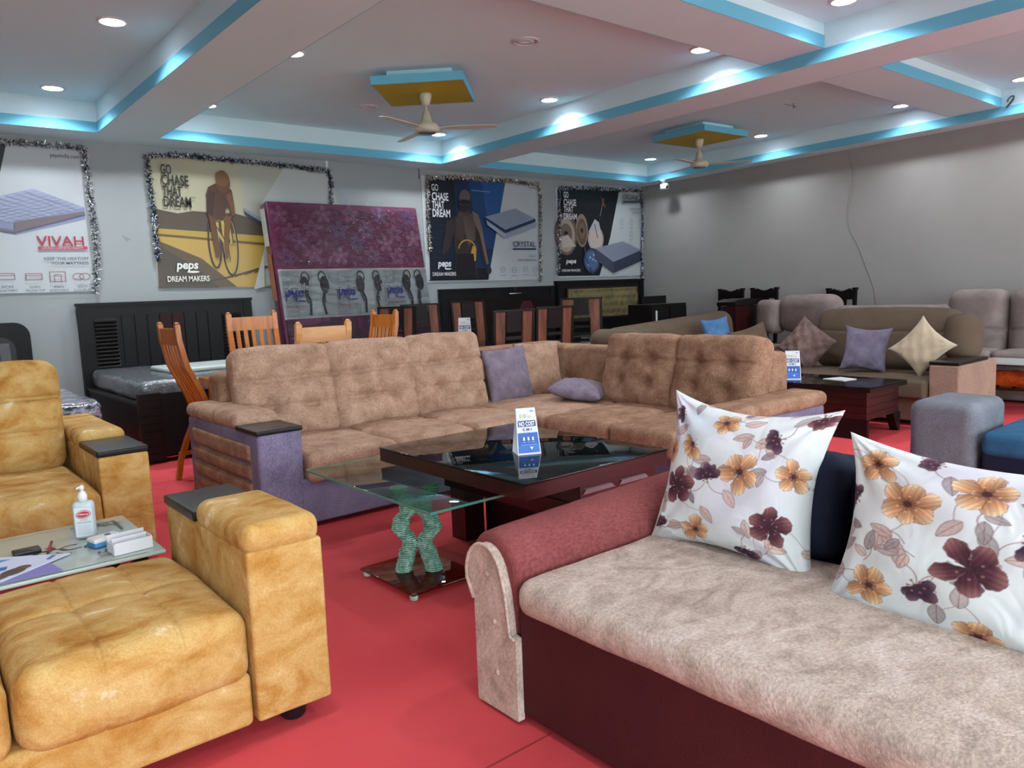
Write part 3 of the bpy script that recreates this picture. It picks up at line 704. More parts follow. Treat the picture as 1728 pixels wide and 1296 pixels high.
# tan and violet L-shaped sofa
t = thing('sectional_sofa', 'large L-shaped tan suede sofa with violet linen base behind the coffee table', 'sofa', (3.3, 4.6, 0))
m = MB()
m.soft((1.735, 4.83, .325), (.135, .62, .275), .025, M['violet'], n=3)
arm = m.build('armrest', t)
m = MB()  # channel quilted outer panel
m.soft((1.6, 4.83, .315), (.018, .5, .215), .016, M['tan2'], n=(1, 10, 26), seams=[(0, -1, 2, z, .03, .014) for z in (-.105, 0, .105)], puff=(.012, 0, 0)); m.build('quilted_panel', arm)
m = MB(); m.soft((1.735, 5.0, .635), (.145, .46, .052), .05, M['tan'], n=6, wr=.006); m.build('arm_pad', arm)
m = MB(); m.soft((1.735, 4.375, .61), (.14, .165, .014), .008, M['black_lac'], n=1); m.build('wooden_tray', arm)
m = MB(); m.soft((3.3, 4.78, .165), (1.46, .58, .135), .015, M['violet'], n=2); m.build('base', t)
m = MB(); m.soft((4.4, 3.65, .165), (.56, .95, .135), .015, M['violet'], n=2); m.build('base', t)
for (x0, x1, mt) in ((1.875, 2.49, 'tan'), (2.5, 3.09, 'tan'), (3.1, 3.68, 'tan')):
    c = (x0+x1)/2; h = (x1-x0)/2
    m = MB(); m.soft((c, 4.6, .365), (h, .45, .088), .045, M[mt], n=(14, 14, 4), puff=(.006, .012, .02), wr=.008, ws=7,
        tufts=[(2, 1, -.13, -.02, .012, .05), (2, 1, .13, -.02, .012, .05)], seams=[(2, 1, 1, .12, .008, .01), (2, 1, 1, -.12, .006, .01)]); m.build('seat_cushion', t)
m = MB(); m.soft((4.19, 4.6, .365), (.5, .48, .09), .045, M['tan'], n=(12, 12, 4), puff=(.004, .004, .02), wr=.008); m.build('seat_cushion', t)
for (y0, y1) in ((3.5, 4.11), (2.93, 3.49)):
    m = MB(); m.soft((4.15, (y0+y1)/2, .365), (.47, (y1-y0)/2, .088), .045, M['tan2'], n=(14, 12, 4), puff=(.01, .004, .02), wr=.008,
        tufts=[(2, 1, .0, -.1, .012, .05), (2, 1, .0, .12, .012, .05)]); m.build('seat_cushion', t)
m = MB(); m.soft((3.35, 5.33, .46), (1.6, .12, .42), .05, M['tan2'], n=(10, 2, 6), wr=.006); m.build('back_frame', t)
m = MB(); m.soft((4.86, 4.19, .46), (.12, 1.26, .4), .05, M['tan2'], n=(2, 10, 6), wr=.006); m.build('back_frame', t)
def back_cushion(t, x, y, z, w, h, th, rz, lean, mat, tf, wr=.012, name='back_cushion', sm=()):
    X = T_(x, y, z) @ Rz(rz) @ Rx(lean)
    m = MB(); m.soft((0, 0, h), (w, th, h), min(th*.6, .07), mat, n=(26, 4, 26), puff=(.012, .055, .012), wr=wr, ws=6,
        tufts=[(1, -1, a, b, .07, .055) for a, b in tf], seams=list(sm), X=X)
    return m.build(name, t)
TF = [(-.13, .09), (.13, .09), (-.13, -.1), (.13, -.1)]
for x in (2.13, 2.80, 3.46):
    back_cushion(t, x, 4.98, .41, .345, .32, .1, 0, -.2, M['tan'], TF, sm=[(1, -1, 2, .09, .024, .014), (1, -1, 2, -.1, .018, .014)])
for y in (3.95, 3.25):
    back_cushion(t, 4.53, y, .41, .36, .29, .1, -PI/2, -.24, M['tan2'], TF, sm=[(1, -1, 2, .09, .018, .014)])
m = MB(); m.soft((4.45, 2.785, .275), (.52, .13, .235), .03, M['violet'], n=3); arm = m.build('armrest', t)
m = MB(); m.soft((4.45, 2.785, .545), (.54, .145, .052), .045, M['tan2'], n=6, wr=.006); m.build('arm_pad', arm)
for p in ((1.72, 4.3), (1.72, 5.35), (4.75, 5.3), (4.0, 2.75), (4.85, 2.75)):
    m = MB(); m.box(p[0]-.04, p[0]+.04, p[1]-.04, p[1]+.04, 0, .06, M['blackp']); m.build('foot', t)

def pillow(name, label, cat, c, w, h, th, X, mat, group=None, pinch=.12, n=26, crumple=.006, paint=None, pw=.45):
    """throw pillow with pulled-out corners; local x = width, y = height, z = thickness"""
    N = n
    us = np.linspace(-1, 1, N); U, V = np.meshgrid(us, us, indexing='ij')
    k = pinch
    x = U*w*(1-k*(1-V*V)*U*U); y = V*h*(1-k*(1-U*U)*V*V)
    prof = (np.clip(1-U**2, 0, 1)**pw)*(np.clip(1-V**2, 0, 1)**pw)
    vs = []; 
    wr = 0*U
    rnd = random.Random(len(label))
    ph = [rnd.uniform(0, 6) for _ in range(6)]
    wr = np.sin(U*5+ph[0]+V*3)*np.cos(V*6+ph[1])*crumple + np.sin(U*11+ph[2]-V*9)*crumple*.5
    # pulling folds running in from the corners
    for (a, b) in ((-1, -1), (1, -1), (1, 1), (-1, 1)):
        d = np.hypot(U-a, V-b)+1e-6; an = np.arctan2(V-b, U-a)
        wr += np.sin(an*14+ph[3])*crumple*1.3*np.exp(-(d/.7)**2)*np.clip(d*3, 0, 1)
    z1 = prof*th+wr*np.minimum(prof*2, 1); z2 = -prof*th+wr*np.minimum(prof*2, 1)*.5
    P1 = np.stack([x, y, z1], -1).reshape(-1, 3); P2 = np.stack([x, y, z2], -1).reshape(-1, 3)
    ii = np.arange(N*N).reshape(N, N)
    q = np.stack([ii[:-1, :-1], ii[1:, :-1], ii[1:, 1:], ii[:-1, 1:]], -1).reshape(-1, 4)
    off = N*N
    # weld the rim: back side rim vertices map to front ones
    rim = np.zeros((N, N), bool); rim[0, :] = rim[-1, :] = rim[:, 0] = rim[:, -1] = True
    mp = np.arange(N*N)+off; mp[rim.reshape(-1)] = np.arange(N*N)[rim.reshape(-1)]
    q2 = mp[q][:, ::-1]
    Pa = np.concatenate([P1, P2]); Fa = np.concatenate([q, q2])
    R = np.array(X.to_3x3()); Pa = Pa @ R.T
    me = bpy.data.meshes.new(name)
    me.vertices.add(len(Pa)); me.vertices.foreach_set('co', Pa.astype(np.float32).ravel())
    me.loops.add(Fa.size); me.loops.foreach_set('vertex_index', Fa.astype(np.int32).ravel())
    me.polygons.add(len(Fa)); me.polygons.foreach_set('loop_start', np.arange(0, Fa.size, 4, dtype=np.int32)); me.polygons.foreach_set('loop_total', np.full(len(Fa), 4, np.int32))
    me.polygons.foreach_set('use_smooth', np.ones(len(Fa), bool))
    me.update(calc_edges=True); me.validate()
    me.materials.append(mat)
    if paint is not None:
        ca = me.color_attributes.new('pattern', 'FLOAT_COLOR', 'POINT')
        col = paint(U, V); col = np.concatenate([col.reshape(-1, 3)]*2)
        col = np.concatenate([col, np.ones((len(col), 1))], 1)
        if len(me.vertices) == len(col): ca.data.foreach_set('color', col.astype(np.float32).ravel())
    ob = bpy.data.objects.new(name, me); COL.objects.link(ob); 
    # origin at the lowest point
    zmin = Pa[:, 2].min(); me.transform(Matrix.Translation((0, 0, -zmin))); ob.location = (c[0], c[1], c[2]+zmin)
    ob['label'] = label; ob['category'] = cat
    if group: ob['group'] = group
    return ob
def face(azim, lean, roll=0):
    """pillow frame: faces direction azim (its z axis), tilted back by lean, rolled about its own z"""
    return Rz(azim) @ Rx(PI/2-lean) @ Rz(roll)
# azim 0 -> faces -y ; -pi/2 -> faces -x
g = 'throw pillows on the tan sofa'
pillow('throw_pillow', 'violet square pillow standing upright on the tan sofa beside the third back cushion', 'pillow', (4.05, 4.96, .66), .22, .235, .07, face(-.1, .22, .05), M['violet2'], g, pinch=.06)
pillow('throw_pillow', 'violet pillow lying nearly flat on the corner seat of the tan sofa', 'pillow', (4.36, 4.42, .54), .25, .22, .085, Rz(.55) @ Rx(.18), M['violet2'], g, pinch=.08)
pillow('throw_pillow', 'tan suede pillow in the corner of the tan sofa behind the lying violet one', 'pillow', (4.42, 4.99, .67), .235, .24, .07, face(-.12, .15), M['tan'], g, pinch=.05)

# near golden sofa
def gold_arm(t, x0, x1, y0, y1, zt, tray, pad):
    m = MB(); m.soft(((x0+x1)/2, (y0+y1)/2, (zt+.06)/2), ((x1-x0)/2, (y1-y0)/2, (zt-.06)/2), .012, M['gold'], n=3, wr=.003); a = m.build('armrest', t)
    m = MB(); m.soft(((x0+x1)/2, (pad[0]+pad[1])/2, zt+.03), ((x1-x0)/2+.004, (pad[1]-pad[0])/2, .052), .045, M['gold'], n=5, wr=.004); m.build('arm_pad', a)
    m = MB(); m.soft(((x0+x1)/2, (tray[0]+tray[1])/2, zt+.016), ((x1-x0)/2+.004, (tray[1]-tray[0])/2, .017), .008, M['black_lac'], n=1); m.build('wooden_tray', a)
t = thing('sofa', 'golden velvet sofa at the lower left corner, its seat toward the camera', 'sofa', (-.1, 2.65, 0), 'golden velvet sofas')
gold_arm(t, .79, 1.035, 2.24, 3.06, .60, (2.72, 3.07), (2.24, 2.71))
m = MB(); m.soft((-.22, 2.62, .14), (1.0, .37, .085), .02, M['gold'], n=2); m.build('base', t)
for (x0, x1) in ((.175, .785), (-.46, .165), (-1.1, -.47)):
    w = x1-x0
    sm = [(2, 1, 0, -w/6, .007, .008), (2, 1, 0, w/6, .007, .008), (2, 1, 1, .0, .007, .008), (1, -1, 0, -w/6, .004, .006), (1, -1, 0, w/6, .004, .006)]
    m = MB(); m.soft(((x0+x1)/2, 2.62, .312), (w/2, .385, .118), .06, M['gold'], n=(22, 20, 8), puff=(.006, .014, .022), wr=.008, ws=5, seams=sm,
        tufts=[(2, 1, -w/6, 0, .012, .04), (2, 1, w/6, 0, .012, .04)]); m.build('seat_cushion', t)
for p in ((.93, 2.32), (.93, 2.98), (-1.0, 2.32), (-1.0, 2.98)): sofa_foot(t, *p, z=.055, r=.04)

# far golden sofa
t = thing('sofa', 'golden velvet sofa with high back at the left, behind the glass-topped table', 'sofa', (0, 5.0, 0), 'golden velvet sofas')
gold_arm(t, .83, 1.075, 4.4, 5.85, .575, (4.41, 4.86), (4.87, 5.8))
m = MB(); m.soft((-.1, 5.05, .14), (.93, .7, .085), .02, M['gold'], n=2); m.build('base', t)
for (x0, x1) in ((.1, .82), (-.64, .09)):
    w = x1-x0
    m = MB(); m.soft(((x0+x1)/2, 4.82, .32), (w/2, .5, .11), .06, M['gold'], n=(14, 14, 6), puff=(.004, .014, .03), wr=.01, ws=4); m.build('seat_cushion', t)
    X = T_((x0+x1)/2, 5.2, .41) @ Rx(-.16)
    m = MB(); m.soft((0, 0, .32), (w/2-.01, .12, .325), .08, M['gold'], n=(14, 4, 22), puff=(.01, .05, .02), wr=.012, ws=4, X=X,
        seams=[(1, -1, 2, .11, .05, .014), (1, -1, 2, -.09, .035, .014)],
        fn=None); m.build('back_cushion', t)
m = MB(); m.soft((-.1, 5.6, .42), (.93, .11, .4), .05, M['gold'], n=3); m.build('back_frame', t)
for p in ((.95, 4.5), (.95, 5.75)): sofa_foot(t, *p, z=.055)

# red and beige sofa, right foreground
t = thing('sofa', 'maroon sofa with beige suede seat and rolled arm in the right foreground', 'sofa', (2.0, .8, 0))
m = MB(); m.soft((1.95, .62, .2), (.5, 1.15, .175), .012, M['maroon_dk'], n=2); m.build('base', t)
m = MB(); m.soft((1.84, .66, .415), (.41, 1.115, .058), .05, M['beige'], n=(14, 40, 3), puff=(.0, .0, .012), wr=.005, ws=5); m.build('seat_cushion', t)
# rolled arm: body profile in y,z extruded along x with gathered front end
def roll_profile(s=1.0):
    c = (1.90, .455); R = .135*s
    pts = [(1.79, .02), (1.79, .33)]
    for k in range(17):
        a = PI*1.02-(PI*1.42)*k/16
        pts.append((c[0]+R*math.cos(a)*(.98), c[1]+R*math.sin(a)))
    pts += [(1.985, .27), (1.975, .02)]
    return pts
m = MB()
xs = [1.452, 1.457, 1.467, 1.485, 1.52]+[1.56+.04*k for k in range(21)]+[2.40]
sc = [.8, .9, .955, .99, 1.0]+[1.0]*22
ring = []
for i, x in enumerate(xs):
    pr = roll_profile()
    out = []
    cy, cz = 1.885, .42
    for j, (y, z) in enumerate(pr):
        s_ = sc[i] if z > .2 else 1
        rip = 1+.012*math.sin(j*2.6)*math.exp(-(x-1.45)/.07) + .008*math.sin(x*55+j*.5)*(1 if z > .3 else 0)*math.exp(-((x-1.95)/.16)**2)
        out.append((x, cy+(y-cy)*s_*rip, cz+(z-cz)*s_*rip+(x-1.45)*.03*(1 if z > .3 else 0)))
    ring.append(out)
nv = len(ring[0]); vs = [p for r_ in ring for p in r_]; fs = []
for i in range(len(ring)-1):
    for k in range(nv): fs.append((i*nv+k, i*nv+(k+1) % nv, (i+1)*nv+(k+1) % nv, (i+1)*nv+k))
fs.append(tuple(range(nv-1, -1, -1))); fs.append(tuple((len(ring)-1)*nv+k for k in range(nv)))
m.add(vs, fs, M['maroon'], smooth=True); arm = m.build('armrest', t)
m = MB()  # beige front panel
pp = [(1.965, .0), (1.965, .36)]
for k in range(13):
    a = -.15+(PI*.98)*k/12
    pp.append((1.905+.093*math.cos(a), .44+.115*math.sin(a)))
pp += [(1.800, .42), (1.79, .34), (1.785, .285), (1.76, .28), (1.76, .0)]
pp = [(y, max(z, .012)) for y, z in pp]
m.prism(pp, M['beige'], 'x', 1.425, 1.452, smooth=False)
fp = m.build('front_panel', arm)
for (y, z) in ((1.89, .46), (1.86, .31), (1.855, .14)):
    m = MB(); m.lathe([(.011, 0), (.009, .004), (.003, .006)], M['beige'], n=12, X=T_(1.425, y, z) @ Ry(-PI/2)); m.build('button', fp)
m = MB(); bpts = [(1.423, y, z) for y, z in pp[1:19]]; m.tube(bpts, .006, M['beige'], 8); m.build('piping', fp)
m = MB(); m.soft((2.42, .62, .42), (.12, 1.14, .34), .05, M['navy'], n=4); m.build('back_frame', t)
for y in (1.5, .86, .22):
    m = MB(); m.soft((0, 0, 0), (.08, .3, .17), .06, M['navy'], n=5, puff=(.02, 0, 0), X=T_(2.27, y-.06, .64) @ Ry(.12)); m.build('back_cushion', t)
m = MB(); m.soft((1.95, -.6, .3), (.5, .1, .29), .05, M['maroon'], n=3); m.build('armrest', t)

def floral(seed, tint):
    def paint(U, V):
        rnd = random.Random(seed)
        base = np.array(lin('#d6dcdc')); col = np.ones(U.shape+(3,))*base
        # soft washed blotches
        for _ in range(9):
            cx, cy, r = rnd.uniform(-1, 1), rnd.uniform(-1, 1), rnd.uniform(.15, .4)
            c = np.array(lin(rnd.choice(['#c4d3da', '#cdc9d8', '#d3dbd6']))); w = np.exp(-((U-cx)**2+(V-cy)**2)/r**2)[..., None]*.7
            col = col*(1-w)+c*w
        def blend(mask, c):
            nonlocal col
            mk = np.clip(mask, 0, 1)[..., None]
            col = col*(1-mk)+c*mk
        def curve(x0, y0, x1, y1, bend, w, c):
            for k in range(40):
                s = k/39; x = x0+(x1-x0)*s-(y1-y0)*bend*math.sin(PI*s); y = y0+(y1-y0)*s+(x1-x0)*bend*math.sin(PI*s)
                blend(np.clip((w-np.hypot(U-x, V-y))/.006+.5, 0, 1), c)
        def leaf(cx, cy, L, W, a, c):
            x = (U-cx)*math.cos(a)+(V-cy)*math.sin(a); y = -(U-cx)*math.sin(a)+(V-cy)*math.cos(a)
            s = x/L
            half = W*np.clip(1-s*s, 0, 1)**.8*(1-.25*s)
            ins = np.where(np.abs(s) < 1, half-np.abs(y), -1)
            shade = .75+.25*np.cos((np.abs(y)*1.3-x*.8)*110)
            mk = np.clip(ins/.008+.5, 0, 1)
            c0 = np.array(lin(c)); 
            nonlocal col
            tone = c0*(1-.0*shade[..., None])*(.85+.35*shade[..., None])
            col = col*(1-mk[..., None]*.85)+tone*mk[..., None]*.85
            edge = np.clip(1-np.abs(ins)/.008, 0, 1)*(np.abs(s) < 1.02)
            vein = np.clip(1-np.abs(y)/.006, 0, 1)*(np.abs(s) < 1)
            blend(np.maximum(edge*.7, vein*.7), np.array(lin('#6b4a4e')))
        def flower(cx, cy, R, a, n, dark):
            nonlocal col
            cs = [['#35202f', '#5d3440', '#9a6a68'], ['#7c4632', '#cf9a70', '#ecd0aa'], ['#33263a', '#4a3448', '#80606c']][dark]
            c1, c2, c3 = [np.array(lin(c)) for c in cs]
            sel = (np.hypot(U-cx, V-cy) < R*1.25)
            if not sel.any(): return
            fan = n == 4
            N_ = 5 if fan else n
            order = list(range(N_)); rnd.shuffle(order)
            for k in order:
                b = a+(k*1.0/N_*2*PI if not fan else (k-2)*.62)+rnd.uniform(-.12, .12)
                Lp = R*rnd.uniform(.82, 1.12); W = R*rnd.uniform(.30, .40)*(.8 if fan else 1)
                bend = rnd.uniform(-.18, .18)
                x = (U-cx)*math.cos(b)+(V-cy)*math.sin(b); y = -(U-cx)*math.sin(b)+(V-cy)*math.cos(b)
                s_ = np.clip(x/Lp, 0, 1); y = y-bend*Lp*s_*s_
                half = W*np.sin(PI*np.clip(s_, 0, 1)**1.5)**.7*(1+.06*np.sin(s_*23+k))
                ins = np.where((x > 0) & (x < Lp), half-np.abs(y), -1)
                mk = np.clip(ins/.008+.5, 0, 1)[..., None]
                q = s_[..., None]
                body = np.where(q < .55, c1+(c2-c1)*(q/.55), c2+(c3-c2)*((q-.55)/.45))
                streak = (.86+.14*np.cos(y/np.maximum(W, .01)*14))[..., None]
                side_ = (1+.22*np.sign(y)*np.clip(np.abs(y)/W*2, 0, 1))[..., None]
                col = col*(1-mk)+(body*streak*side_)*mk
                edge = np.clip(1-np.abs(ins)/.006, 0, 1)*(x > 0)*(x < Lp); blend(edge*.75, np.array(lin('#54303a')))
                mid = np.clip(1-np.abs(y)/.004, 0, 1)*(x > 0)*(s_ < .8)*(ins > 0); blend(mid*.5, np.array(lin('#54303a')))
            cen = np.clip((.14-np.hypot(U-cx, V-cy)/R)/.03+.5, 0, 1); blend(cen*.85, np.array(lin('#3a2028')))
            for k in range(6):
                aa = k*1.05+a; L_ = R*.34
                for q in range(8): blend(np.clip((.006-np.hypot(U-cx-L_*q/7*math.cos(aa), V-cy-L_*q/7*math.sin(aa)))/.004+.5, 0, 1)*.7, np.array(lin('#4a2a30')))
                blend(np.clip((.011-np.hypot(U-cx-L_*math.cos(aa), V-cy-L_*math.sin(aa)))/.005+.5, 0, 1), np.array(lin('#c99a78' if dark == 1 else '#8d5f5c')))
        pts = FL[seed]
        for (cx, cy, R, dk, n) in pts:
            for s in (-1, 1):
                a = rnd.uniform(0, 6); L = R*rnd.uniform(1.3, 1.9)
                ex, ey = cx+math.cos(a)*L, cy+math.sin(a)*L
                curve(cx, cy, ex, ey, .2*s, .005, np.array(lin('#a08482')))
                leaf(ex+math.cos(a)*.07, ey+math.sin(a)*.07, .12, .055, a+.3*s, rnd.choice(['#a99a98', '#b49a92', '#8f8584', '#c2a79c']))
                if rnd.random() < .6: leaf(ex+math.cos(a+1.3)*.08, ey+math.sin(a+1.3)*.08, .08, .04, a+1.3, rnd.choice(['#a99a98', '#b8978e', '#7d7276']))
        for _ in range(16):
            lx, ly = rnd.uniform(-.92, .92), rnd.uniform(-.92, .92)
            if min(math.hypot(lx-p[0], ly-p[1])-p[2] for p in pts) < .06: continue
            an = rnd.uniform(0, 6); curve(lx, ly, lx-math.cos(an)*.22, ly-math.sin(an)*.22, .2, .005, np.array(lin('#a08482')))
            leaf(lx, ly, .11, .05, an, rnd.choice(['#a99a98', '#b49a92', '#8f8584'])); leaf(lx-math.cos(an)*.14-math.sin(an)*.07, ly-math.sin(an)*.14+math.cos(an)*.07, .085, .04, an+1.2, rnd.choice(['#c2a79c', '#958a8c']))
        for (cx, cy, R, dk, n) in pts:
            flower(cx, cy, R, rnd.uniform(0, 6), n, dk)
        return col
    return paint
FL = {1: [(-.55, -.18, .25, 0, 5), (.62, -.42, .27, 0, 5), (.22, .12, .25, 1, 5), (-.42, .35, .2, 1, 4), (-.08, .72, .19, 1, 5), (.55, .58, .18, 2, 4), (-.15, -.02, .17, 2, 4), (-.72, .72, .15, 2, 4), (.82, .18, .2, 1, 5), (-.25, -.72, .21, 1, 5), (.35, -.82, .17, 2, 4), (-.85, .22, .19, 1, 5), (-.8, -.75, .15, 2, 4), (.88, .9, .15, 0, 4)],
      2: [(.12, -.12, .27, 0, 5), (-.35, .35, .24, 1, 6), (-.68, .72, .22, 1, 5), (.12, .62, .24, 1, 5), (-.55, -.55, .22, 1, 5), (-.2, -.42, .18, 2, 4), (.45, .25, .19, 2, 4), (.72, -.6, .26, 1, 5), (.75, .6, .24, 1, 5), (-.88, .3, .17, 2, 4), (.2, -.78, .2, 1, 5), (.85, .05, .2, 0, 5), (-.25, .9, .15, 2, 4)]}
pm = colattr('floral_cotton')
g = 'floral pillows on the maroon sofa'
pillow('throw_pillow', 'white floral pillow nearer the rolled arm on the maroon sofa', 'pillow', (2.16, 1.455, .695), .315, .28, .12, face(-PI/2+.03, .28, -.03), pm, g, pinch=.2, n=260, paint=floral(1, 0), crumple=.005)
pillow('throw_pillow', 'white floral pillow cut by the right edge of the photo on the maroon sofa', 'pillow', (2.08, .72, .645), .37, .265, .12, face(-PI/2-.03, .3, -.02), pm, g, pinch=.18, n=260, paint=floral(2, 0), crumple=.005)

# ------------------------------------------------------------------ right side sofas
t = thing('sectional_sofa', 'olive brown L-shaped sofa behind the right coffee table with fawn woven arm', 'sofa', (7.6, 4.6, 0))
m = MB(); m.soft((7.57, 2.73, .30), (.44, .125, .27), .02, M['olive_lt'], n=3); arm = m.build('armrest', t)
m = MB(); m.soft((7.46, 2.73, .585), (.33, .125, .014), .008, M['black_lac'], n=1); m.build('wooden_tray', arm)
m = MB(); m.soft((7.62, 4.2, .15), (.42, 1.4, .11), .015, M['olive_lt'], n=2); m.build('base', t)
for (y0, y1) in ((2.86, 3.72), (3.73, 4.6)):
    m = MB(); m.soft((7.45, (y0+y1)/2, .345), (.4, (y1-y0)/2, .085), .03, M['olive'], n=5, puff=(.0, 0, .015)); m.build('seat_cushion', t)
m = MB(); m.soft((7.45, 5.1, .345), (.5, .48, .085), .03, M['olive'], n=5); m.build('seat_cushion', t)
def wave(p, u):
    return p
m = MB(); m.soft((0, 0, .3), (.14, .72, .31), .13, M['olive'], n=(3, 10, 8), puff=(.02, .0, .02), seams=[(0, -1, 2, .08, .012, .012)], X=T_(7.92, 3.6, .42) @ Ry(.1)); m.build('back_cushion', t)
m = MB(); m.soft((0, 0, 0), (.16, .14, .22), .12, M['olive'], n=6, puff=(.02, .02, 0), X=T_(7.9, 2.86, .76) @ Ry(.1)); m.build('side_bolster', t)
m = MB(); m.soft((7.25, 5.55, .15), (1.15, .42, .11), .015, M['olive_lt'], n=2); m.build('base', t)
for (x0, x1) in ((6.2, 6.94),):
    m = MB(); m.soft(((x0+x1)/2, 5.4, .345), ((x1-x0)/2, .42, .085), .03, M['olive'], n=5); m.build('seat_cushion', t)
def taper(p, u):
    p.z += u[0]*.055*max(0, u[2]); return p
m = MB(); m.soft((0, 0, .28), (1.12, .15, .28), .14, M['olive'], n=(16, 3, 6), puff=(0, .03, .0), fn=taper, X=T_(7.4, 5.86, .4) @ Rx(-.1)); m.build('back_cushion', t)
m = MB(); m.soft((6.13, 5.62, .53), (.15, .34, .38), .13, M['olive'], n=6); arm2 = m.build('armrest', t)
m = MB(); m.tube([(6.24, 5.3+.34*k/8, .80+.06*math.sin(PI*k/8)-.15*abs(k/8-.5)) for k in range(9)], .01, M['brownpil'], 8); m.build('piping', arm2)
g = 'pillows on the olive sofa'
pillow('throw_pillow', 'blue pillow leaning at the right end of the olive sofa back', 'pillow', (7.55, 5.35, .70), .17, .27, .09, face(-.5, .2, .12), M['bluepil'], g, pinch=.1)
pillow('throw_pillow', 'dull brown pillow beside the blue one on the olive sofa', 'pillow', (7.72, 5.0, .65), .22, .22, .08, face(-.7, .35, .3), M['brownpil'], g)
pillow('throw_pillow', 'furry brown pillow standing on a corner on the olive sofa', 'pillow', (7.55, 4.25, .68), .22, .22, .09, face(-PI/2+.35, .2, PI/4+.1), M['fur'], g, pinch=.08, crumple=.015)
pillow('throw_pillow', 'grey violet square pillow on the olive sofa left of the cream one', 'pillow', (7.44, 3.57, .66), .225, .23, .08, face(-PI/2+.15, .25, -.06), M['greyviolet'], g, pinch=.16)
pillow('throw_pillow', 'cream satin pillow standing on its corner on the olive sofa', 'pillow', (7.4, 3.03, .70), .215, .205, .07, face(-PI/2+.12, .25, PI/4+.06), M['cream'], g, pinch=.16)

# taupe recliner sofa by the right wall
t = thing('sofa', 'taupe plush sofa with high back cushions along the right wall', 'sofa', (9.5, 4.4, 0))
m = MB(); m.soft((9.38, 3.85, .22), (.33, 1.95, .2), .04, M['taupe'], n=3); m.build('base', t)
m = MB(); m.soft((9.6, 4.4, .68), (.2, .85, .33), .1, M['taupe'], n=(3, 10, 5), wr=.006); m.build('back_frame', t)
for (y0, y1) in ((3.02, 3.63), (2.38, 3.0), (1.7, 2.36)):
    m = MB(); m.soft((0, 0, .36), (.16, (y1-y0)/2, .38), .12, M['taupe'], n=(4, 8, 10), puff=(.04, .01, .01), seams=[(0, -1, 2, -.06, .03, .02)], X=T_(9.6, (y0+y1)/2, .43) @ Ry(.06)); m.build('back_cushion', t)
    m = MB(); m.soft((9.28, (y0+y1)/2, .45), (.25, (y1-y0)/2, .08), .05, M['taupe'], n=5, puff=(0, 0, .02)); m.build('seat_cushion', t)
m = MB(); m.soft((0, 0, .2), (.17, .42, .24), .15, M['taupe'], n=(4, 8, 8), puff=(.03, .0, .01), X=T_(9.5, 5.3, .72) @ Ry(.08)); m.build('back_cushion', t)
m = MB(); m.soft((0, 0, .2), (.17, .15, .22), .08, M['taupe'], n=(4, 4, 6), puff=(.03, .02, .01), X=T_(9.42, 5.83, .68) @ Ry(.08)); m.build('armrest', t)
m = MB(); m.soft((9.28, 4.7, .45), (.25, 1.05, .08), .05, M['taupe'], n=5); m.build('seat_cushion', t)

# grey and blue sofa, right
t = thing('sofa', 'grey linen sofa with blue seat cut by the right edge of the photo', 'sofa', (5.3, 1.2, 0))
m = MB(); m.soft((5.04, 1.845, .32), (.26, .185, .285), .06, M['grey'], n=5, wr=.004); m.build('armrest', t)
m = MB(); m.soft((5.2, .75, .19), (.4, .88, .15), .03, M['navy'], n=3); m.build('base', t)
for (y0, y1) in ((.95, 1.63), (.25, .94)):
    m = MB(); m.soft((5.18, (y0+y1)/2, .385), (.4, (y1-y0)/2, .07), .045, M['blue'], n=6, puff=(0, 0, .015)); m.build('seat_cushion', t)
m = MB(); m.soft((5.68, .75, .42), (.14, .86, .4), .06, M['navy'], n=3); m.build('back_frame', t)
pillow('throw_pillow', 'black and white printed pillow at the right edge of the photo on the grey sofa', 'pillow', (5.43, 1.38, .68), .2, .22, .07, face(-PI/2, .2, 0), M['bwflor'], None)

# ------------------------------------------------------------------ tables
def groove_box(m, x0, x1, y0, y1, z0, z1, k, mat, dep=.008):
    dz = (z1-z0)/k
    for i in range(k):
        m.box(x0, x1, y0, y1, z0+dz*i, z0+dz*(i+1)-.008, mat)
        if i < k-1: m.box(x0+dep, x1-dep, y0+dep, y1-dep, z0+dz*(i+1)-.008, z0+dz*(i+1), mat)
t = thing('coffee_table', 'dark mahogany coffee table with glass top in front of the tan sofa', 'coffee table', (2.47, 2.96, 0), 'dark coffee tables')
x0, x1, y0, y1 = 2.0, 2.93, 2.37, 3.56
m = MB(); m.box(x0+.005, x1-.005, y0+.005, y1-.005, .485, .548, M['maroon_wood']); m.build('top_frame', t)
m = MB(); m.soft(((x0+x1)/2, (y0+y1)/2, .554), ((x1-x0)/2, (y1-y0)/2, .0055), .004, M['glassd'], n=1); m.build('glass_top', t)
m = MB(); m.box(x0+.07, x1-.07, y0+.07, y1-.07, .545, .5485, plain('#2a2524', .6)); m.build('inset_panel', t)
m = MB(); groove_box(m, x0+.37, x1-.04, y0+.05, y1-.06, .29, .485, 2, M['maroon_wood']); m.build('apron', t)
for i, xx in enumerate((x0+.38, x0+.62)):
    m = MB(); m.prism([(xx, .43), (xx+.02, .45), (xx+.19, .45), (xx+.21, .43)], plain('#8c8184', .2, metal=.5), 'y', y0+.042, y0+.05); m.build('mirror_strip', t)
for (a, b) in ((x0+.38, y0+.08), (x1-.2, y0+.08), (x0+.38, y1-.23), (x1-.2, y1-.23)):
    m = MB(); m.prism([(a, 0), (a+.13, 0), (a+.13, .29), (a, .29)], M['maroon_wood'], 'y', b, b+.13); m.build('leg', t)
m = MB(); m.box(x0+.5, x1-.2, y0+.26, y1-.26, 0, .29, M['black_lac']); m.build('pedestal', t)

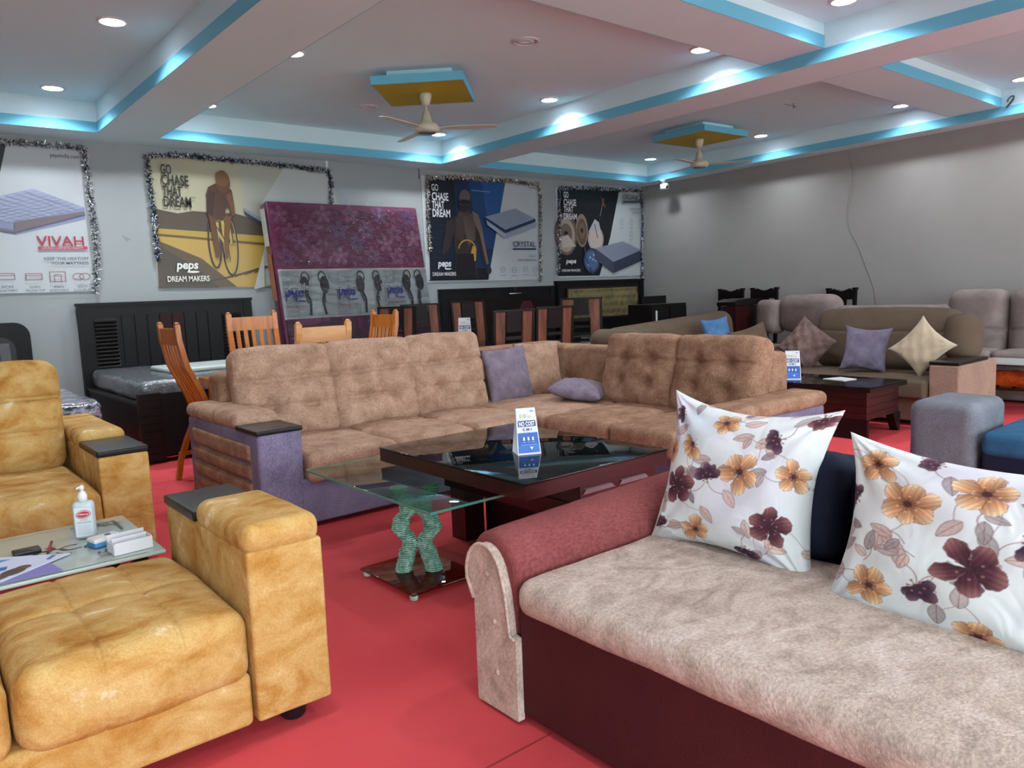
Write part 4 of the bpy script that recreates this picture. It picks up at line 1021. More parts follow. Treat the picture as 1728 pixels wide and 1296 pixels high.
t = thing('coffee_table', 'dark grooved coffee table in front of the olive sofa', 'coffee table', (6.6, 3.45, 0), 'dark coffee tables')
x0, x1, y0, y1 = 6.24, 6.93, 2.95, 3.98
m = MB(); m.box(x0, x1, y0, y1, .41, .44, M['black_lac']); m.build('top_frame', t)
m = MB(); m.soft(((x0+x1)/2, (y0+y1)/2, .447), ((x1-x0)/2, (y1-y0)/2, .006), .004, M['glassd'], n=1); m.build('glass_top', t)
m = MB(); groove_box(m, x0+.05, x1-.05, y0+.05, y1-.05, .17, .41, 4, M['maroon_wood']); m.build('apron', t)
for (a, b) in ((x0+.04, y0+.04), (x0+.04, y1-.4)):
    m = MB(); m.box(a, a+.04, b, b+.36, 0, .17, M['black_lac']); m.build('leg', t)
for (a, b) in ((x1-.1, y0+.05), (x1-.1, y1-.12)):
    m = MB(); m.prism([(a+.05, 0), (a+.09, 0), (a+.09, .17), (a-.05, .17)], M['black_lac'], 'y', b, b+.07); m.build('leg', t)

# side table with orange cloth at the far right
t = thing('side_table', 'dark side table with pale glass top by the taupe sofa, right edge', 'side table', (8.75, 2.75, 0))
m = MB(); m.box(8.45, 8.98, 2.3, 3.0, .46, .475, M['frost']); m.build('glass_top', t)
for (a, b) in ((8.47, 2.32), (8.93, 2.32), (8.47, 2.93), (8.93, 2.93)):
    m = MB(); m.box(a, a+.05, b, b+.05, 0, .46, M['maroon_wood']); m.build('leg', t)
m = MB(); m.box(8.5, 8.95, 2.35, 2.95, .2, .225, M['maroon_wood']); m.build('lower_shelf', t)
m = MB(); m.soft((8.72, 2.68, .295), (.16, .2, .07), .05, M['orangecloth'], n=6, wr=.03, ws=14)
single(m, 'folded_cloth', 'orange cloth bundle on the lower shelf of the side table at right', 'cloth')

# glass table with twisted cut-glass legs
t = thing('glass_table', 'clear glass table on two twisted green stacked-glass legs beside coffee table', 'glass table', (1.95, 3.1, 0))
m = MB()
m.soft((2.0, 3.17, .462), (.33, .585, .0055), .004, M['glass'], n=1); gt = m.build('glass_top', t)
m = MB(); e = plain('#4f8f7c', .1, spec=.8)
for (a, b, c_, d_) in ((1.668, 1.671, 2.59, 3.75), (2.329, 2.332, 2.59, 3.75)): m.box(a, b, c_, d_, .457, .467, e)
for (a, b, c_, d_) in ((1.671, 2.329, 2.583, 2.586), (1.671, 2.329, 3.754, 3.757)): m.box(a, b, c_, d_, .457, .467, e)
m.build('polished_edge', gt)
m = MB(); m.soft((1.9, 3.06, .033), (.19, .24, .006), .004, M['glassbase'], n=1); m.build('base_plate', t)
for (a, b) in ((1.735, 2.85), (2.065, 2.85), (1.735, 3.27), (2.065, 3.27)):
    m = MB(); m.lathe([(.016, 0), (.02, .005), (.02, .022), (.014, .027)], M['gem'], (a, b, 0), 16); m.build('foot', t)
def stack(dx0, path, name):
    m = MB(); n = 46
    for i in range(n):
        z = .04+i*(.415/n); s = i/(n-1)
        cx, cy = path(s)
        a = s*PI*1.1
        r = .042
        X = T_(cx, cy, z) @ Rz(a+i*.21)
        m.lathe([(r*.96, 0), (r*1.06, .003), (r*.96, .0062)], M['gem'], (0, 0, 0), 8, X=X, smooth=False)
    m.build(name, t)
def zig(side):
    ks = [(0, .072), (.22, .05), (.33, .03), (.52, .078), (.62, .07), (.72, .036), (.8, .038), (1, .078)]
    def f(s_):
        for (a, va), (b, vb) in zip(ks, ks[1:]):
            if s_ <= b:
                q = (s_-a)/(b-a); q = q*q*(3-2*q); o = va+(vb-va)*q; break
        return (1.90+side*o*.77, 3.06-side*o*.64)
    return f
stack(0, zig(-1), 'twisted_leg'); stack(0, zig(1), 'twisted_leg')

# glass topped table between the golden sofas
t = thing('glass_table', 'frosted glass tea table with black scroll print between the golden sofas', 'glass table', (.1, 3.28, 0))
x0, x1, y0, y1 = -.55, .755, 2.975, 3.62
m = MB(); m.soft(((x0+x1)/2, (y0+y1)/2, .443), ((x1-x0)/2, (y1-y0)/2, .007), .005, plain('#a9b5ab', .12, spec=.7), n=1)
a = Art(lambda u, v, k: (u, v, .4503+.0002*k), .3)
gr = '#262c2d'
a.line([(x0+.0, y1-.04), (x1-.16, y1-.04)], .004, '#76857d'); a.line([(x0, y0+.012), (x1-.06, y0+.012)], .004, gr)
def swirl(cx, cy, s, d=1):
    for (ox, oy, r, a0, a1) in ((0, 0, .05, 0, 4.6), (.07, .02, .035, 1, 5.6), (-.07, .015, .035, 2.2, 7), (.13, -.01, .025, 0, 4.5), (-.13, -.01, .025, 2, 6), (0, .05, .022, 3, 8)):
        a.ring(cx+ox*s*d, cy+oy*s, r*s, r*s*.8, .009, gr, 12, a0, a1)
swirl(.42, 3.25, 1.1); swirl(.36, 3.21, .8, -1)
for (cx, cy) in ((.70, 3.52), (.71, 3.08)):
    a.line([(cx-.16, cy+(.02 if cy > 3.3 else -.02)), (cx, cy+(.02 if cy > 3.3 else -.02)), (cx+.0, cy-(.14 if cy > 3.3 else -.14))], .01, gr)
    swirl(cx-.07, cy-(.03 if cy > 3.3 else -.03), .55)
o = len(m.v); m.v += a.mb.v; m.f += [[i+o for i in f] for f in a.mb.f]; m.m += [m.mi(a.mb.mats[i]) for i in a.mb.m]; m.sm += a.mb.sm
m.build('glass_top', t)
for (a_, b_) in ((x0+.06, y0+.06), (x1-.1, y0+.06), (x0+.06, y1-.1), (x1-.1, y1-.1)):
    m = MB(); m.box(a_, a_+.05, b_, b_+.05, 0, .435, M['maroon_wood']); m.build('leg', t)
m = MB(); m.box(x0+.08, x1-.08, y0+.08, y1-.08, .16, .18, M['frost']); m.build('lower_shelf', t)
ZT = .452
# items on it
t = thing('sanitizer_bottle', 'clear hand sanitizer pump bottle with red oval logo on frosted glass table', 'bottle', (.565, 3.36, ZT))
X = T_(.565, 3.36, ZT) @ Rz(-.35)
m = MB(); m.soft((0, 0, .075), (.039, .022, .075), .018, plain('#b9c4c8', .15, spec=.6), n=4, X=X); body = m.build('bottle_body', t)
def lab(u, v, k):
    return X @ Vector((u, -.0225-.0003*k, v))
a = Art(lab, .4); a.poly([(-.031, .012), (.031, .012), (.031, .128), (-.031, .128)], '#ccd2d6')
a.ell(0, .1, .027, .0165, '#a2303a', 28, .12); a.ell(0, .1, .0245, .014, '#dfd5d6', 28, .12); a.ell(0, .1, .0225, .012, '#ad343e', 28, .12)
a.text('Lifebuoy', -.0185, .0965, .0185, .1045, '#efe9e9', .01); a.text('INSTANT', -.012, .076, .014, .0805, '#7c8796', .01); a.text('HAND SANITIZER', -.024, .066, .026, .071, '#6b7686', .01)
for i in range(5): a.line([(-.022, .055-.008*i), (.024-.004*(i % 2), .055-.008*i)], .0016, '#a6adb8' if i != 2 else '#c49aa0')
a.mb.build('label_sticker', body)
m = MB(); m.lathe([(.017, .148), (.017, .175), (.013, .178), (.013, .185), (.006, .187), (.006, .195)], M['white'], n=20, X=X); pc = m.build('pump_collar', t)
m = MB(); m.lathe([(.008, .194), (.009, .2), (.009, .208), (.005, .212)], M['white'], n=16, X=X); m.tube([(0, 0, .203), (-.012, -.006, .204), (-.018, -.01, .2)], .004, M['white'], 8, X=X); m.build('pump_nozzle', t)
t = thing('plastic_gadget', 'small rounded white device with blue underside beside the white box', 'device', (.565, 3.2, ZT))
X = T_(.60, 3.21, ZT) @ Rz(.25)
m = MB(); m.soft((0, 0, .010), (.055, .035, .010), .009, plain('#3d7fb5', .35), n=3, X=X); m.build('base', t)
m = MB(); m.soft((0, 0, .026), (.055, .035, .009), .0085, plain('#d6d6d4', .35), n=3, X=X); cv = m.build('cover', t)
m = MB(); m.lathe([(.012, .035), (.011, .037)], plain('#5a6470'), n=20, X=X @ T_(.012, .002, 0)); m.build('button', cv)
t = thing('paper_box', 'small open white cardboard tray on the frosted glass table', 'box', (.64, 3.06, ZT))
X = T_(.655, 3.07, ZT) @ Rz(.08)
w = plain('#d9d8dc', .6)
m = MB(); m.box(-.065, .065, -.04, .04, 0, .003, w, X=X); m.box(-.065, .065, -.043, -.04, 0, .045, w, X=X); m.box(-.065, .065, .04, .043, 0, .06, w, X=X); m.box(-.068, -.065, -.04, .04, 0, .04, w, X=X); m.box(.065, .068, -.04, .04, 0, .045, w, X=X)
bx = m.build('tray', t)
m = MB(); m.box(-.06, .062, .005, .008, .0, .052, w, X=X); m.build('inner_flap', t)
m = MB(); m.tube([(.735, 3.16, ZT+.006), (.76, 3.175, ZT+.006)], .004, M['blackp'], 8); m.tube([(.76, 3.175, ZT+.006), (.785-.04, 3.168, ZT+.006)], .003, M['blackp'], 8)
single(m, 'black_pen', 'black pen tip lying behind the small white box', 'pen')
m = MB(); m.tube([(.415, 3.25, ZT+.005), (.445, 3.36, ZT+.012)], .0055, plain('#8c2f3c', .4), 8); m.tube([(.409, 3.228, ZT+.004), (.415, 3.25, ZT+.005)], [.001, .005], M['blackp'], 8)
single(m, 'red_pen', 'short red pen on the frosted glass table beside the scroll print', 'pen')
def sheet_on(pts, z, name, label, cat, col, deco=None, th=.003):
    a = Art(lambda u, v, k: (u, v, z+th+.0002*k), .4)
    a.mb.prism(pts, plain(col, .5), 'z', z, z+th)
    if deco: deco(a)
    single(a.mb, name, label, cat)
sheet_on([(.19, 3.0), (.42, 2.995), (.40, 3.13), (.21, 3.14)], ZT, 'brochure', 'violet sheet lying under the blue and white brochure', 'paper', '#7d78b5', th=.002)
def dd(a):
    a.poly([(-.1, 3.2), (.10, 3.38), (.30, 3.255), (.20, 3.215)], '#5b8fd0'); a.poly([(-.05, 3.12), (.2, 3.19), (.28, 3.17), (.27, 3.135), (-.0, 3.08)], '#2f62b5')
    a.ell(.285, 3.09, .05, .032, '#4a3a36', 14, .7); a.ell(.32, 3.12, .025, .022, '#5e3f30', 12); a.ell(.24, 3.05, .035, .02, '#55443f', 12, .5); a.ell(.2, 3.07, .05, .018, '#c9a294', 14, .2)
    a.line([(.40, 3.15), (.425, 3.19)], .014, '#3f76bd')
sheet_on([(-.12, 3.12), (.12, 3.42), (.475, 3.17), (.16, 2.95), (-.1, 2.9)], ZT+.003, 'brochure', 'glossy blue and white brochure at the left edge of the frosted glass table', 'brochure', '#ccd3e6', dd, th=.003)
m = MB(); m.soft((.355, 3.315, ZT+.008), (.045, .028, .008), .005, M['blackp'], n=1, X=None)
single(m, 'black_wallet', 'small flat black pouch between brochure and red pen', 'pouch')

# tent cards
def tent(x, y, z, rz, label, h=.222, w=.118, zbase=None):
    t = thing('tent_card', label, 'tent card', (x, y, z), 'NO COST EMI tent cards')
    X = T_(x, y, z) @ Rz(rz); d = .055
    wht = plain('#d5d8de', .5)
    fr = lambda u, v, k=0: X @ Vector((u, -d*(1-v/h)-.0006*k-.001, v))
    m = MB(); m.add([fr(-w/2, 0), fr(w/2, 0), fr(w/2*.82, h), fr(-w/2*.82, h)], [(0, 1, 2, 3)], wht)
    bk = [X @ Vector((-w/2, d, 0)), X @ Vector((w/2, d, 0)), X @ Vector((w/2*.82, .001, h)), X @ Vector((-w/2*.82, .001, h))]
    m.add(bk, [(3, 2, 1, 0)], wht)
    m.add([X @ Vector((-w/2, -d, 0)), X @ Vector((w/2, -d, 0)), X @ Vector((w/2, d, 0)), X @ Vector((-w/2, d, 0))], [(0, 3, 2, 1)], wht)
    m.build('folded_card', t)
    a = Art(lambda u, v, k: fr(u*(1-.18*v/h), v, k), .45)
    a.poly([(-w*.46, h*.04), (w*.46, h*.04), (w*.46, h*.47), (-w*.46, h*.47)], '#2f5fae')
    a.poly([(-w*.46, h*.04), (w*.46, h*.04), (w*.46, h*.2), (-w*.46, h*.2)], '#3a70c2')
    a.poly([(-w*.43, h*.6), (w*.43, h*.6), (w*.43, h*.73), (-w*.43, h*.73)], '#273f78')
    a.text('NO COST', -w*.38, h*.615, w*.38, h*.71, '#e3e6ee', .03)
    a.text('E M I', -w*.2, h*.51, w*.2, h*.57, '#4b5a80', .02)
    a.rect(-w*.3, h*.79, -w*.18, h*.87, '#c9c79a'); a.rect(-w*.1, h*.79, w*.02, h*.87, '#b9bcae'); a.rect(w*.12, h*.79, w*.28, h*.84, '#c6cbb2')
    a.rect(w*.22, h*.92, w*.38, h*.95, '#6f94c8')
    for i in range(3): a.rect(-w*.24+i*w*.2, h*.31, -w*.16+i*w*.2, h*.38, '#dfe6f2'); a.rect(-w*.26+i*w*.2, h*.27, -w*.14+i*w*.2, h*.28, '#9db9e2')
    a.poly([(w*.02, h*.17), (w*.1, h*.11), (w*.18, h*.17)], '#e4e9f3')
    a.line([(-w*.34, h*.22), (w*.34, h*.22)], .002, '#9db9e2')
    a.mb.build('printed_front', t)
tent(2.42, 2.84, .5605, -.45, 'blue and white tent card reading NO COST EMI on the mahogany coffee table')
tent(6.47, 3.78, .4535, -1.0, 'blue and white tent card reading NO COST EMI on the right grooved coffee table', h=.26, w=.15)
t = sheet_on([(6.55, 3.33), (6.72, 3.3), (6.78, 3.48), (6.60, 3.55)], .4535, 'paper_leaflet', 'white folded leaflet on the right grooved coffee table', 'paper', '#c9cacc', None, .006)
# ------------------------------------------------------------------ beds along the back wall
def bed(x0, x1, yf, ztop, label, style, mat_z=.62, group='beds along the back wall', rail_z=.46):
    cx = (x0+x1)/2; yb = YB-.03
    t = thing('bed', label, 'bed', (cx, (yf+yb)/2, 0), group)
    E_ = M['espresso']
    m = MB()
    if style == 'round':
        r = .14; pts = [(x0, .05), (x1, .05), (x1, ztop-r)]+[(x1-r+r*math.cos(a), ztop-r+r*math.sin(a)) for a in [PI/2*k/6 for k in range(1, 7)]]+[(x0+r-r*math.sin(a), ztop-r+r*math.cos(a)) for a in [PI/2*k/6 for k in range(1, 7)]]
        m.prism(pts, E_, 'y', yb-.06, yb); hb = m.build('headboard', t)
        m = MB(); pts2 = [((p[0]-cx)*.86+cx, (p[1]-.05)*.88+.05) for p in pts]; m.prism(pts2, M['black_lac'], 'y', yb-.075, yb-.06); m.build('inset_panel', hb)
    else:
        m.box(x0, x1, yb-.07, yb, .05, ztop, E_); m.box(x0-.01, x1+.01, yb-.085, yb+.005, ztop-.03, ztop, E_)
        for xx in (x0, x1-.1): m.box(xx, xx+.1, yb-.08, yb-.07, .05, ztop-.03, E_)
        hb = m.build('headboard', t)
        if style == 'slat':
            for (a, b) in ((x0+.14, x0+.36), (x1-.36, x1-.14)):
                m = MB()
                n = 13
                for i in range(n):
                    z = .72+i*(ztop-.16-.72)/n
                    m.prism([(yb-.07, z), (yb-.1, z+.006), (yb-.07, z+.035)], M['black_lac'], 'x', a, b)
                m.build('louvre_panel', hb)
            m = MB()
            k = 8; w = (x1-x0-.8)/k
            for i in range(k):
                a = x0+.4+w*i; m.box(a+.01, a+w-.01, yb-.085, yb-.07, .7, ztop-.14, E_ if i not in (3, 4) else plain('#2c1214', .5, spec=.2))
            m.build('centre_panel', hb)
        elif style == 'handles':
            m = MB(); m.box(x0+.1, x1-.1, yb-.085, yb-.07, .6, ztop-.14, M['black_lac']); m.build('centre_panel', hb)
            m = MB()
            m.tube([(x1-.95, yb-.1, ztop-.10), (x1-.72, yb-.1, ztop-.10)], .012, plain('#aab0b4', .25, metal=.7), 8)
            m.tube([(x1-.83, yb-.09, ztop-.06), (x1-.83, yb-.09, ztop+.0)], .01, plain('#444444', .3, metal=.7), 8)
            m.build('handle', hb)
            m = MB(); m.prism([(x1-.78, ztop-.38), (x1-.42, ztop-.38), (x1-.52, ztop-.22), (x1-.68, ztop-.22)], plain('#4a1720', .4), 'y', yb-.09, yb-.085); m.build('red_inset', hb)
        elif style == 'tufted':
            nx, nz = 12, 4; x2, x3 = x0+.2, x1-.2; z2, z3 = ztop-.62, ztop-.14
            tf = []
            W, H = (x3-x2)/2, (z3-z2)/2
            for j in range(nz):
                for i in range(nx+(j % 2)):
                    tf.append((1, -1, -H+(j+.5)*2*H/nz, -W+(i+.5-(.5 if j % 2 else 0))*2*W/nx) if False else (1, -1, -W+(i+.5-(.5 if j % 2 else 0))*2*W/nx, -H+(j+.5)*2*H/nz))
            m = MB(); m.soft(((x2+x3)/2, yb-.085, (z2+z3)/2), (W, .035, H), .02, M['tuft'], n=(50, 1, 18), tufts=[(1, -1, q[3], q[2], .03, .045) if False else (1, -1, q[3], q[2], .03, .045) for q in [(0, 0, b, a) for (_, _, a, b) in tf]]); m.build('tufted_panel', hb)
            m = MB(); 
            for (a, b, c_, d_) in ((x2-.03, x3+.03, z3, z3+.025), (x2-.03, x3+.03, z2-.025, z2), (x2-.03, x2, z2, z3), (x3, x3+.03, z2, z3)): m.box(a, b, yb-.1, yb-.07, c_, d_, M['maroon_wood'])
            m.build('panel_frame', hb)
    for s_ in (x0+.02, x1-.06):
        m = MB(); m.box(s_, s_+.04, yf+.04, yb-.07, .1, rail_z, E_); m.box(s_-.01, s_+.05, yf+.04, yb-.07, rail_z, rail_z+.025, M['black_lac']); m.build('side_rail', t)
    m = MB(); m.box(x0+.02, x1-.02, yf, yf+.05, .06, rail_z+.1, E_); 
    fb = m.build('footboard', t)
    for s_ in (x0, x1-.18):
        m = MB(); groove_box(m, s_, s_+.18, yf-.02, yf+.06, .03, rail_z+.12, 9, M['black_lac'], .005); m.build('foot_post', fb)
    m = MB(); m.soft((cx, (yf+yb)/2-.0, (rail_z+mat_z)/2+.005), ((x1-x0)/2-.06, (yb-yf)/2-.09, (mat_z-rail_z)/2), .06, M['plastic'], n=(12, 14, 3), wr=.012, ws=9); mt = m.build('mattress', t)
    return t
bed(1.66, 3.50, 6.97, 1.405, 'dark wooden bed with louvred headboard and plastic-wrapped mattress behind honey wood chairs', 'slat', .70, rail_z=.5)
bed(6.24, 8.42, 7.5, 1.425, 'black bed with plain headboard and silver handle under the blue poster', 'handles', .6)
bed(8.50, 10.58, 7.6, 1.495, 'dark bed with tufted olive gold headboard panel under the black poster', 'tufted', .6)
t = bed(-.75, 1.22, 6.7, 1.24, 'black bed with rounded headboard at the far left behind the golden sofa', 'round', .42, rail_z=.26)
m = MB(); m.soft((.35, 7.6, .53), (.98, .95, .1), .06, M['plastic2'], n=(16, 18, 3), wr=.02, ws=8)
single(m, 'wrapped_mattress', 'patterned mattress in shiny plastic lying on the far left bed', 'mattress')
m = MB(); m.soft((2.75, 8.0, .725), (.62, .35, .022), .02, M['frost'], n=3)
single(m, 'packed_sheet', 'pale flat package lying on the louvred bed mattress', 'package')

# big wrapped mattress leaning on the back wall
m = MB(); m.soft((4.75, 8.55, .21), (1.15, .55, .205), .03, M['espresso'], n=2)
single(m, 'divan_base', 'low dark bed base carrying the big leaning wrapped mattress', 'bed base')
A0 = Vector((0, 8.52, .47)); A1 = Vector((0, 8.90, 2.53))
ez = (A1-A0).normalized(); LM = (A1-A0).length
def mm(u, v, k=0):
    p = A0+ez*v; nrm = Vector((0, -ez.z, ez.y))
    p = p+nrm*(.0012*k); return Vector((u, p.y, p.z))
XL, XR = 3.70, 5.80
t = thing('wrapped_mattress', 'huge purple flowered mattress in clear plastic leaning upright by the back wall', 'mattress', ((XL+XR)/2, 8.6, .47))
m = MB()
nrm = Vector((0, ez.z, -ez.y))
cm = A0+ez*LM/2+nrm*.105
X = Matrix(((1, 0, 0, (XL+XR)/2), (0, nrm.y, ez.y, cm.y), (0, nrm.z, ez.z, cm.z), (0, 0, 0, 1)))
m.soft((0, 0, 0), ((XR-XL)/2, .1, LM/2), .035, mottled('maroon_ticking', ['#4a1a32', '#5c2340'], scale=(6, 6, 6), rough=.25, sheen=0, spec=.6, coat=.6), n=3, X=X); body = m.build('mattress_body', t)
a = Art(lambda u, v, k: mm(u, v, k+3), .3)
x0, x1 = XL+.02, XR-.02
zA = (4.662, 1.256)[1]; zB = (4.565, 0.675)[1]
a.rect(x0, zA, x1, LM-.02, '#6a1f49')
rnd = random.Random(3)
def fl(cx, cy, r, c, c2, n=5):
    for k in range(n):
        b_ = 2*PI*k/n+.3
        a.ell(cx+r*.6*math.cos(b_), cy+r*.6*math.sin(b_), r*.42, r*.3, c, 12, b_); a.k -= 1
    a.k += 1
    for k in range(n):
        b_ = 2*PI*k/n+.3
        a.line([(cx, cy), (cx+r*.85*math.cos(b_), cy+r*.85*math.sin(b_))], r*.07, c2); a.k -= 1
    a.k += 1
    a.ell(cx, cy, r*.2, r*.2, c2, 10)
k0 = a.k
for _ in range(170):
    a.k = k0; u, v = rnd.uniform(x0+.06, x1-.06), rnd.uniform(zA+.06, LM-.08)
    a.ell(u, v, rnd.uniform(.02, .05), rnd.uniform(.012, .025), rnd.choice(['#7d3a62', '#5a1a42', '#86476c', '#4f1a3d']), 8, rnd.uniform(0, 3))
k0 += 1
for (u, v) in ((4.979, 1.752), (4.598, 1.759), (4.227, 1.766), (3.954, 1.717), (5.386, 1.729), (5.675, 1.654), (4.217, 1.459), (4.568, 1.429), (5.012, 1.444), (5.376, 1.413), (3.855, 1.415), (4.412, 1.948), (5.207, 1.975), (4.781, 1.976), (5.633, 1.942), (3.839, 1.928), (4.818, 1.596), (4.049, 1.603), (5.228, 1.585)):
    a.k = k0; fl(min(max(u, x0+.12), x1-.12), min(v, LM-.14), .115, rnd.choice(['#82406a', '#74406f', '#80486a', '#643f72']), rnd.choice(['#94607f', '#5a2a52']))
a.k = k0+4
a.rect(x0, zB, x1, zA, '#959d9e')
for i in range(6):
    a.poly([(x0+.33*i+.02, zB), (x0+.33*i+.2, zB), (x0+.33*i+.26, zA), (x0+.33*i+.1, zA)], '#a3abab' if i % 2 else '#8a9293'); a.k -= 1
a.k += 1
a.rect(x0, zA-.01, x1, zA+.012, '#b9b4b6'); a.rect(x0, zB-.012, x1, zB+.01, '#b0aab0')
H = zA-zB
for (px, fl_) in ((508, 1), (540, -1), (600, 1), (632, -1), (684, 1), (709, -1)):
    cx = (3.5575+(px-450)*0.008053)
    cx = min(cx, x1-.07)
    ks = a.k
    a.ell(cx, zB+H*.68, .06, .11, '#202426', 14); a.ring(cx+.02*fl_, zB+H*.84, .05, .07, .016, '#2b3032', 10)
    a.line([(cx, zB+H*.6), (cx+.05*fl_, zB+H*.35), (cx+.03*fl_, zB+H*.05)], .03, '#24282a'); a.line([(cx-.02, zB+H*.6), (cx+.02*fl_, zB+H*.3)], .02, '#3a3f41')
for px in (481, 575, 660):
    cx = max((3.5575+(px-450)*0.008053), x0+.16)
    a.text('peps', cx-.13, zB+.2, cx+.11, zB+.36, '#2b2f86', .03, .15); a.ell(cx+.07, zB+.2, .06, .009, '#2b2f86')
    a.text('SPRING MATTRESS', cx-.13, zB+.12, cx+.12, zB+.15, '#8f4a58', .01)
for px in (484, 566, 650):
    cx = max((3.5575+(px-450)*0.008053), x0+.17)
    a.text('live the', cx-.13, zA-.15, cx+.05, zA-.08, '#a7adae', .01); a.text('pepslife', cx-.13, zA-.28, cx+.17, zA-.17, '#a7adae', .02)
a.rect(x0, .02, x1, zB-.012, '#4b1c3a')
a.mb.build('printed_cover', t)
m = MB()
for (v0, v1, c) in ((1.55, 2.0, '#b9b5ad'), (.9, 1.45, '#8d5a44')):
    m.add([(XL-.012, A0.y+ez.y*v0+.03, A0.z+ez.z*v0), (XL-.012, A0.y+ez.y*v1+.03, A0.z+ez.z*v1), (XL-.012, A0.y+ez.y*v1+.17, A0.z+ez.z*v1), (XL-.012, A0.y+ez.y*v0+.17, A0.z+ez.z*v0)], [(0, 1, 2, 3)], plain(c, .5))
m.build('side_label', t)
# clear plastic film with creases standing off the cover
wr = bpy.data.materials.new('clear_plastic_film'); wr.use_nodes = True
nt = wr.node_tree; nt.nodes.clear(); N, L = nt.nodes.new, nt.links.new
o_ = N('ShaderNodeOutputMaterial'); mx = N('ShaderNodeMixShader'); tr = N('ShaderNodeBsdfTransparent'); gl = N('ShaderNodeBsdfGlossy'); gl.inputs['Roughness'].default_value = .12
tc = N('ShaderNodeTexCoord'); mp = N('ShaderNodeMapping'); mp.inputs['Scale'].default_value = (3, 3, 9); mp.inputs['Rotation'].default_value = (0, .5, 0)
n1 = N('ShaderNodeTexNoise'); n1.inputs['Scale'].default_value = 2.2; n1.inputs['Detail'].default_value = 5; n1.inputs['Distortion'].default_value = 1.2
bp = N('ShaderNodeBump'); bp.inputs['Strength'].default_value = 1; bp.inputs['Distance'].default_value = .05
fr = N('ShaderNodeFresnel'); fr.inputs['IOR'].default_value = 1.5
L(tc.outputs['Object'], mp.inputs[0]); L(mp.outputs[0], n1.inputs[0]); L(n1.outputs[0], bp.inputs['Height']); L(bp.outputs[0], gl.inputs['Normal']); L(bp.outputs[0], fr.inputs['Normal'])
L(fr.outputs[0], mx.inputs[0]); L(tr.outputs[0], mx.inputs[1]); L(gl.outputs[0], mx.inputs[2]); L(mx.outputs[0], o_.inputs[0])
m = MB(); n = 40
vs = [mm(XL-.01+(XR-XL+.02)*i/n, LM*j/n, 60+20*noise.noise(Vector((i*.3, j*.2, 1)))) for i in range(n+1) for j in range(n+1)]
m.add(vs, [(i*(n+1)+j, (i+1)*(n+1)+j, (i+1)*(n+1)+j+1, i*(n+1)+j+1) for i in range(n) for j in range(n)], wr, smooth=True)
m.build('plastic_film', t)

# ------------------------------------------------------------------ honey wood dining set
def honey_chair(label, x, y, rz, mat, hgt=1.22):
    t = thing('dining_chair', label, 'dining chair', (x, y, 0), 'honey wood dining chairs')
    W = .21
    KB = [(0, -.22), (.2, -.18), (.42, -.08), (.52, -.06), (.68, -.11), (.9, -.21), (1.1, -.25), (1.3, -.26)]
    def back(s, z): # curve of the back in local y (seat to +y)
        for (a, va), (b, vb) in zip(KB, KB[1:]):
            if z <= b: return va+(vb-va)*(z-a)/(b-a)
        return -.26
    L = lambda px, py, pz: (x+px, y+py, pz)
    zz = [0, .15, .3, .42, .5, .6, .7, .8, .9, 1.0, 1.1, hgt]
    for s in (-1, 1):
        m = MB(); m.bar([L(s*W, back(0, z), z) for z in zz], .045, .036, mat); m.lathe([(.02, 0), (.018, .012), (.006, .018)], mat, L(s*W, back(0, hgt), hgt), 10); m.build('back_post', t)
        m = MB(); m.bar([L(s*W, .2, 0), L(s*W, .2, .43)], .042, .042, mat); m.build('leg', t)
    m = MB(); m.bar([L(-W, back(0, hgt-.09), hgt-.09), L(W, back(0, hgt-.09), hgt-.09)], .025, .12, mat, wd=(0, 1, 0)); m.build('top_rail', t)
    m = MB(); m.bar([L(-W, back(0, .5), .5), L(W, back(0, .5), .5)], .022, .05, mat, wd=(0, 1, 0)); m.build('lower_rail', t)
    for i in range(5):
        m = MB(); px = -.14+.07*i; m.bar([L(px, back(0, z), z) for z in (.5, .6, .7, .8, .9, 1.0, hgt-.12)], .035, .012, mat); m.build('slat', t)
    m = MB(); m.soft(L(0, .07, .445), (.2, .17, .022), .015, mat, n=2); m.build('seat', t)
    m = MB()
    for s in (-1, 1): m.bar([L(s*W, -.2, .2), L(s*W, .2, .2)], .02, .03, mat, wd=(1, 0, 0))
    m.build('stretcher', t)
    # parts were laid out unrotated about the chair's own origin, turn the whole chair
    t.rotation_euler = (0, 0, rz)
    return t
honey_chair('honey wood slat-back dining chair seen side-on at the left end of the dining table', 1.93, 5.98, -PI/2, M['orange'], 1.21)
honey_chair('honey wood dining chair facing the camera on the far side of the dining table', 2.65, 6.62, PI, M['orange'], 1.25)
honey_chair('pale sunlit dining chair seen from behind, nearest the tan sofa', 2.70, 5.80, 0, M['litwood'], 1.17)
honey_chair('honey wood dining chair at the right end of the dining table beside the wrapped mattress', 3.50, 6.42, PI/2, M['orange'], 1.215)
t = thing('dining_table', 'honey wood dining table with printed glass top beside the louvred bed', 'dining table', (2.8, 6.25, 0))
m = MB(); m.box(2.02, 3.3, 5.9, 6.5, .70, .755, M['orange']); m.build('table_top', t)
m = MB(); m.box(2.04, 3.28, 5.92, 6.48, .755, .762, M['greenprint']); m.build('glass_top', t)
for (a_, b_) in ((2.08, 5.95), (3.16, 5.95), (2.08, 6.38), (3.16, 6.38)):
    m = MB(); m.box(a_, a_+.08, b_, b_+.08, 0, .70, M['orange']); m.build('leg', t)

